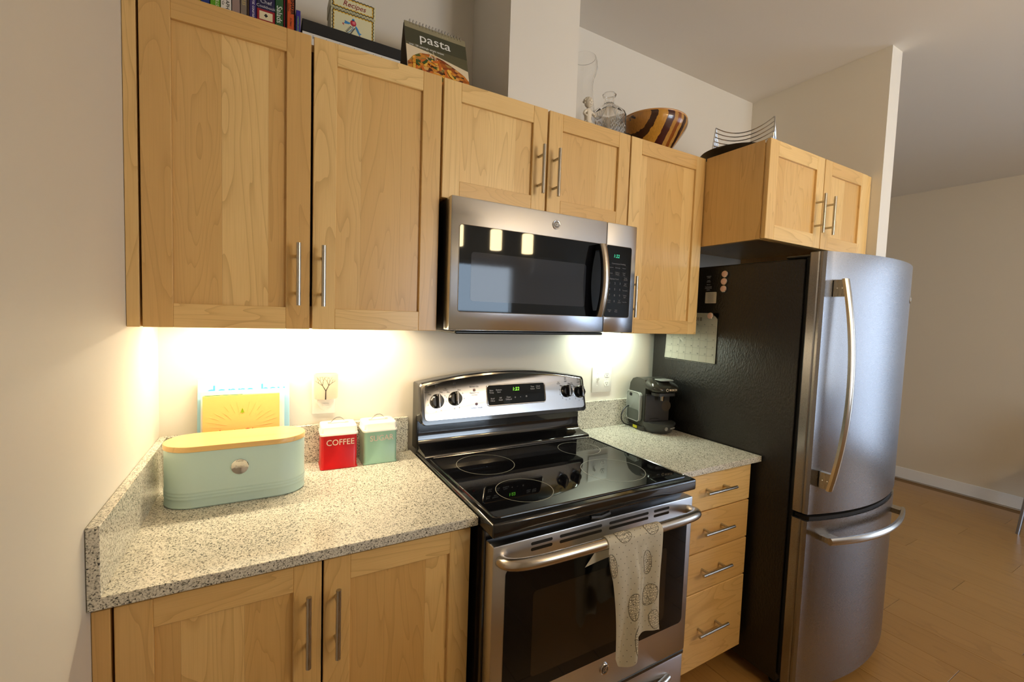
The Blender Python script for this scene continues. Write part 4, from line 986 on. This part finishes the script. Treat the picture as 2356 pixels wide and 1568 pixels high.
text('pasta', .046, WH, cv, PT(.752, H-.048), (1, 0, 0), pu, ext=.0002, sx=1.12); text('over 130 enticingly simple recipes', .0088, WH, cv, PT(.722, H-.083), (1, 0, 0), pu, ext=.0002, sx=.95); text('c o o k', .0105, flat('khaki_print', 190, 182, 150), cv, PT(.785, H-.014), (1, 0, 0), pu, ext=.0002)
obj('back_board', prism(BM(), [(-.196-.0, ZT+.2185), (-.192, ZT+.2185), (-.115, ZT), (-.119, ZT)], YZ, .6545, .8615), flat('grey_board', 120, 112, 98), pa)
cp_ = Vector((0, -.268, ZT))+top_
for k in range(17):
    x = .672+.172*k/16
    bm = BM(); tube(bm, [(x+.0012*s_, cp_.y+.001+.0065*math.cos(a), cp_.z+.001+.0085*math.sin(a)) for s_ in (0,) for a in [2*PI*i/14 for i in range(14)]], .0009, 5, closed=True); obj('wire_ring', bm, M['wire'], pa)
# hurricane glass with cherub
GLS = glass('clear_glass'); 
hx_, hy_ = 1.372, -.190
def shell(prof, th, c, n=36):
    """closed thin-walled vessel from an outer profile"""
    inner = [(max(.002, r-th), max(z, prof[0][1]+th)) for r, z in prof][::-1]
    return lathe(BM(), prof+inner, c, n, True, True)
hg = tag(obj('hurricane_vase', shell([(.062, .0), (.064, .02), (.060, .07), (.050, .13), (.043, .18), (.0405, .225), (.043, .248), (.051, .268), (.056, .290), (.054, .312), (.048, .330)], .0022, (hx_, hy_, ZT), 40), GLS, origin=(hx_, hy_, ZT), ang=60), 'tall clear hurricane glass with flared foot beside the column', 'vase')
fg = thing('cherub_figurine', 'small white cherub figurine standing in front of the hurricane glass', 'figurine', (1.330, -.285, ZT))
POR = flat('white_porcelain', 226, 216, 196, .3)
me_ = bpy.data.meshes.new('cherub'); V = [(0, 0, .012), (0, 0, .040), (0, 0, .062), (0, 0, .074), (.017, -.004, .058), (.026, -.010, .046), (.018, -.020, .040), (-.017, -.004, .058), (-.026, -.008, .044), (-.016, -.018, .036), (.010, -.010, .012), (.020, -.022, .006), (-.010, -.010, .012), (-.016, -.024, .006)]
E_ = [(0, 1), (1, 2), (2, 3), (2, 4), (4, 5), (5, 6), (2, 7), (7, 8), (8, 9), (0, 10), (10, 11), (0, 12), (12, 13)]
RR = [.013, .014, .011, .006, .006, .0048, .004, .006, .0048, .004, .009, .0055, .009, .0055]
me_.from_pydata([Vector(p) for p in V], E_, []); 
fo_ = bpy.data.objects.new('body', me_); COL.objects.link(fo_); fo_.parent = fg; WL[fo_.name] = wl(fg)
fo_.modifiers.new('skin', 'SKIN'); ss = fo_.modifiers.new('sub', 'SUBSURF'); ss.levels = 2; ss.render_levels = 2
if not me_.skin_vertices: 
    _b = bmesh.new(); _b.from_mesh(me_); _l = _b.verts.layers.skin.verify(); _b.to_mesh(me_); _b.free()
for sv, r in zip(me_.skin_vertices[0].data, RR): sv.radius = (r, r)
me_.skin_vertices[0].data[0].use_root = True; me_.materials.append(POR)
fo_.modifiers['skin'].use_smooth_shade = True; fo_.location = (0, 0, .018)
c_ = fg.location
bm = BM(); sphere(bm, c_+Vector((0, -.002, .110)), .0165, 18, 12, (1, 1.02, 1.08)); sphere(bm, c_+Vector((0, -.018, .107)), .0030, 8, 6); sphere(bm, c_+Vector((-.0166, 0, .108)), .0038, 8, 6); sphere(bm, c_+Vector((.0166, 0, .108)), .0038, 8, 6)
hd2 = obj('head', bm, POR, fg)
bm = BM()
for k in range(22):
    a = k*2.4; zz = .3+.7*(k/21); rr = math.sqrt(max(0, 1-zz*zz)) if zz < 1 else 0
    sphere(bm, c_+Vector((.0165*rr*math.cos(a), .003+.0165*rr*math.sin(a), .111+.0172*zz)), .0050, 8, 6)
obj('curls', bm, POR, hd2)
bm = BM()
for sx_ in (-.006, .006): sphere(bm, c_+Vector((sx_, -.0172, .112)), .0018, 8, 6)
tube(bm, [c_+Vector((-.0035, -.0172, .1005)), c_+Vector((0, -.0180, .0995)), c_+Vector((.0035, -.0172, .1005))], .0008, 5)
obj('face_details', bm, flat('porcelain_tan', 168, 150, 126), hd2)  # eyes and mouth in a darker porcelain tone
obj('plinth', lathe(BM(), [(.026, 0), (.027, .006), (.022, .010), (.021, .020)], c_, 20), POR, fg)
# decanter
dc = thing('decanter', 'square cut-crystal decanter without stopper on the cabinet', 'decanter', (1.498, -.205, ZT))
cx, cy = 1.498, -.205
def sqring(bm, h, z, r, rot, n=5): 
    return [bm.verts.new((cx+a*math.cos(rot)-b*math.sin(rot), cy+a*math.sin(rot)+b*math.cos(rot), ZT+z)) for a, b in rrect(-h, h, -h, h, r, n)]
rt = .10
bm = BM(); rings = []
for h, z, r in ((.049, 0, .008), (.053, .004, .008), (.053, .135, .008), (.050, .150, .014), (.036, .166, .022), (.0215, .176, .020), (.0195, .186, .0190), (.0195, .202, .0190), (.0275, .212, .0270), (.0280, .217, .0275), (.0262, .219, .026), (.0165, .205, .0160), (.0160, .182, .0155), (.030, .160, .018), (.046, .142, .010), (.0475, .030, .006), (.040, .014, .006)):
    rings.append(sqring(bm, h, z, r, rt))
ring_bridge(bm, rings); obj('vessel', bm, GLS, dc, ang=30)
bm = BM()
ca_, sa_ = math.cos(rt), math.sin(rt)
def face_pt(f, u, z, d=.0536):
    a, b = ((u, -d) if f == 0 else (-d, -u) if f == 1 else (d, u))
    return Vector((cx+a*ca_-b*sa_, cy+a*sa_+b*ca_, ZT+z))
for f in (0, 1, 2):
    for k in range(-4, 5):
        for sgn in (-1, 1):
            u0, u1 = -.042, .042
            pts_ = [(u, .062+sgn*u*1.15+k*.018) for u in [u0+(u1-u0)*i/8 for i in range(9)]]
            pts_ = [p for p in pts_ if .012 < p[1] < .100]
            if len(pts_) > 1: tube(bm, [face_pt(f, *p) for p in pts_], .0017, 5)
    for k in range(7):
        u = -.036+.012*k; tube(bm, [face_pt(f, u*.25, .106), face_pt(f, u, .136)], .0016, 5)
obj('cut_pattern', bm, mat('cut_facets', (.75, .75, .72, 1), .08, Alpha=.40), dc)
# wooden bowl
STR = bpy.data.materials.new('striped_laminate'); STR.use_nodes = True; tN = NT(STR)
v = tN.coord((1, 1, 1), rot=(.0, -.10, .15)); sx3 = tN.n('ShaderNodeSeparateXYZ'); tN.l(v, sx3.inputs[0])
jag = tN.noise(tN.coord((1, 1, 1)), 60, 1)
u_ = tN.math('FRACT', tN.math('ADD', tN.math('MULTIPLY', sx3.outputs[0], 5.6), tN.math('ADD', tN.math('MULTIPLY', jag, .04), .38)))
rp = tN.n('ShaderNodeValToRGB'); rp.color_ramp.interpolation = 'CONSTANT'; el = rp.color_ramp.elements
st = [(0, rgb(196, 138, 62)), (.13, rgb(58, 26, 16)), (.26, rgb(206, 152, 74)), (.36, rgb(146, 78, 30)), (.46, rgb(200, 146, 70)), (.56, rgb(70, 22, 24)), (.72, rgb(222, 160, 60)), (.90, rgb(62, 32, 16))]
while len(el) < len(st): el.new(.5)
for e_, (p_, c_2) in zip(el, st): e_.position = p_; e_.color = c_2
tN.l(u_, rp.inputs[0]); gn = tN.noise(tN.coord((1, 1, .1)), 160, 2)
tN.l(tN.mix(tN.math('MULTIPLY', gn, .45), rp.outputs[0], rgb(60, 30, 12)), tN.p.inputs['Base Color']); tN.p.inputs['Roughness'].default_value = .22; tN.p.inputs['Coat Weight'].default_value = .5
bw_ = thing('wooden_bowl', 'turned wooden bowl with dark and light laminated stripes', 'bowl', (1.768, -.185, ZT))
prof = [(.050, 0), (.054, .004), (.058, .012), (.086, .055), (.116, .099), (.136, .129), (.1455, .147), (.1485, .162), (.1445, .173)]
inn = [(.140, .174), (.137, .165), (.125, .138), (.100, .097), (.070, .055), (.030, .024), (.004, .020)]
obj('bowl', lathe(BM(), prof+inn, (1.768, -.185, ZT), 48), STR, bw_, ang=50)
bm = BM(); tube(bm, [(1.768+.1425*math.cos(a), -.185+.1425*math.sin(a), ZT+.1735) for a in [2*PI*i/48 for i in range(48)]], .0042, 8, closed=True); obj('rim', bm, flat('honey_rim', 206, 150, 82, .3), bw_, label='honey coloured rim')
bw_.rotation_euler = (0, 0, .3+PI)
# wire basket and black tray on the refrigerator cabinet
wb_ = thing('wire_basket', 'chrome wire fruit basket with four raised corners', 'basket', (2.26, -.26, ZT))
A = [Vector((2.086, -.269, 0)), Vector((2.183, -.483, 0)), Vector((2.397, -.386, 0)), Vector((2.300, -.172, 0))]
zc_ = [.200, .200, .090, .090]; zb0 = .0605
cen = Vector((2.24, -.33, 0))
nlev = 7
def corner(k, f):    # f 0 bottom .. 1 top
    q_ = .80+.20*f+(.10*math.sin(PI*f) if k == 1 else 0)
    p = cen.lerp(A[k], q_ if k else 1.0+.10*(1-f)); return Vector((p.x, p.y, ZT+zb0+(zc_[k]-zb0)*f))
for k in range(4):
    bm = BM(); tube(bm, [corner(k, i/10) for i in range(11)], .0030, 8); obj('corner_post', bm, M['wire'], wb_)
for lv in range(1, nlev+1):
    f = (lv/nlev)**1.0
    for k in range(4):
        a, b = corner(k, f), corner((k+1) % 4, f); sag = .028+.016*f
        mid = (a+b)/2; inn_ = (cen-Vector((mid.x, mid.y, 0))); inn_.z = 0
        P = []
        for i in range(15):
            t_ = i/14; w_ = 4*t_*(1-t_); q = a.lerp(b, t_)-inn_*.10*(1-f)*w_; q.z -= min(sag*w_, q.z-ZT-zb0); P.append(q)
        bm = BM(); tube(bm, P, .0022, 6); obj('wire', bm, M['wire'], wb_)
bm = BM(); tube(bm, [corner(k, 0) for k in range(4)], .0025, 6, closed=True); obj('base_ring', bm, M['wire'], wb_)
tr_ = tag(obj('round_tray', lathe(BM(), [(.080, 0), (.095, .004), (.135, .040), (.150, .052), (.152, .056), (.148, .057), (.130, .043), (.090, .008), (.01, .006)], (2.095, -.478, ZT), 44), M['black_gloss'], origin=(2.095, -.478, ZT)), 'shallow black glossy dish in front of the wire basket', 'dish')
tr_.location = (2.115, -.360, ZT)

# ------------------------------------------------------------------ the room behind the photographer and the living area
PEND = mat('pendant_glass', (.9, .75, .5, 1), .3); p = PEND.node_tree.nodes['Principled BSDF']; p.inputs['Emission Color'].default_value = (1, .70, .36, 1); p.inputs['Emission Strength'].default_value = 26
for k, x in enumerate((1.66, 2.02, 2.34)):
    t = thing('pendant_lamp', 'amber glass cylinder pendant lamp hanging behind the photographer, %s of three' % ('first', 'second', 'third')[k], 'lamp', (x, -2.60, ZC), 'pendant lamps over the island')
    obj('canopy', lathe(BM(), [(.05, -.025), (.055, -.020), (.055, -.0005)], (x, -2.60, ZC), 20), M['nickel'], t)
    obj('cord', tube(BM(), [(x, -2.60, ZC-.025), (x, -2.60, 2.20)], .003, 6), M['black'], t)
    obj('socket', lathe(BM(), [(.022, 2.172-ZC), (.022, 2.205-ZC), (.010, 2.215-ZC)], (x, -2.60, ZC), 16), M['nickel'], t)
    obj('shade', lathe(BM(), [(.048, 2.0-ZC), (.050, 2.005-ZC), (.050, 2.165-ZC), (.044, 2.1715-ZC)], (x, -2.60, ZC), 24), PEND, t, label='lit amber glass shade')
ac = thing('air_conditioner', 'white wall-mounted split air conditioner on the rear wall', 'air conditioner', (3.94, YR, 2.02))
obj('case', prism(BM(), [(YR+.001, 2.02), (YR+.001, 2.28), (YR+.16, 2.27), (YR+.20, 2.20), (YR+.20, 2.10), (YR+.10, 2.02)], YZ, 3.55, 4.33, .01), M['white'], ac)
obj('louvre', B(3.60, 4.28, YR+.115, YR+.135, 2.020, 2.038), M['trim'], ac)
isl = thing('added_island', 'added bar-height island with granite top behind the photographer, blocking low window light', 'island', (2.27, -2.35, 0))  # added out of view, its height keeps window light off the base cabinets
obj('cabinet', B(1.34, 3.20, -2.05, -2.62, .001, 1.035), M['wood_v'], isl); obj('top', B(1.30, 3.24, -1.95, -2.75, 1.036, 1.062, bev=.002), M['granite'], isl)
# chair at the far right edge, only one leg shows
ch = thing('dining_chair', 'metal legged chair at the right edge of the living area', 'chair', (5.20, -1.02, 0))
CH = mat('chair_metal', (.35, .37, .42, 1), .3, 1)
for x, y, lx, ly in ((4.98, -.80, .02, .035), (5.42, -.80, -.02, .035), (4.98, -1.24, .02, -.02), (5.42, -1.24, -.02, -.02)):
    obj('leg', tube(BM(), [(x+.0, y+ly, .0005), (x+lx, y, .44)], [.011, .013], 10), CH, ch)
obj('seat', B(4.97, 5.43, -.79, -1.26, .4405, .475, bev=.015, seg=3), flat('dark_seat', 40, 34, 32, .6), ch)
bk = prism(BM(), [(-1.235, .476), (-1.255, .476), (-1.33, .90), (-1.31, .90)], YZ, 4.99, 5.41, 0); obj('backrest', bk, flat('dark_back', 40, 34, 32, .6), ch)

bc = thing('added_bookcase', 'dark wooden bookcase darkening the refrigerator reflection, outside the picture', 'added_bookcase', (5.48, -1.92, 0))  # added out of view as a dark reflection in the refrigerator front
DKW = flat('espresso_wood', 34, 28, 30, .5)
for y in (-1.46, -2.08): obj('side', B(5.34, 5.648, y-.011, y+.011, .001, 1.90), DKW, bc)
for z in (.06, .50, .95, 1.40, 1.885): obj('shelf', B(5.34, 5.648, -2.068, -1.472, z-.012, z+.012), DKW, bc)
obj('back', B(5.636, 5.648, -1.928, -1.032, .075, 1.872), DKW, bc) if 0 else None
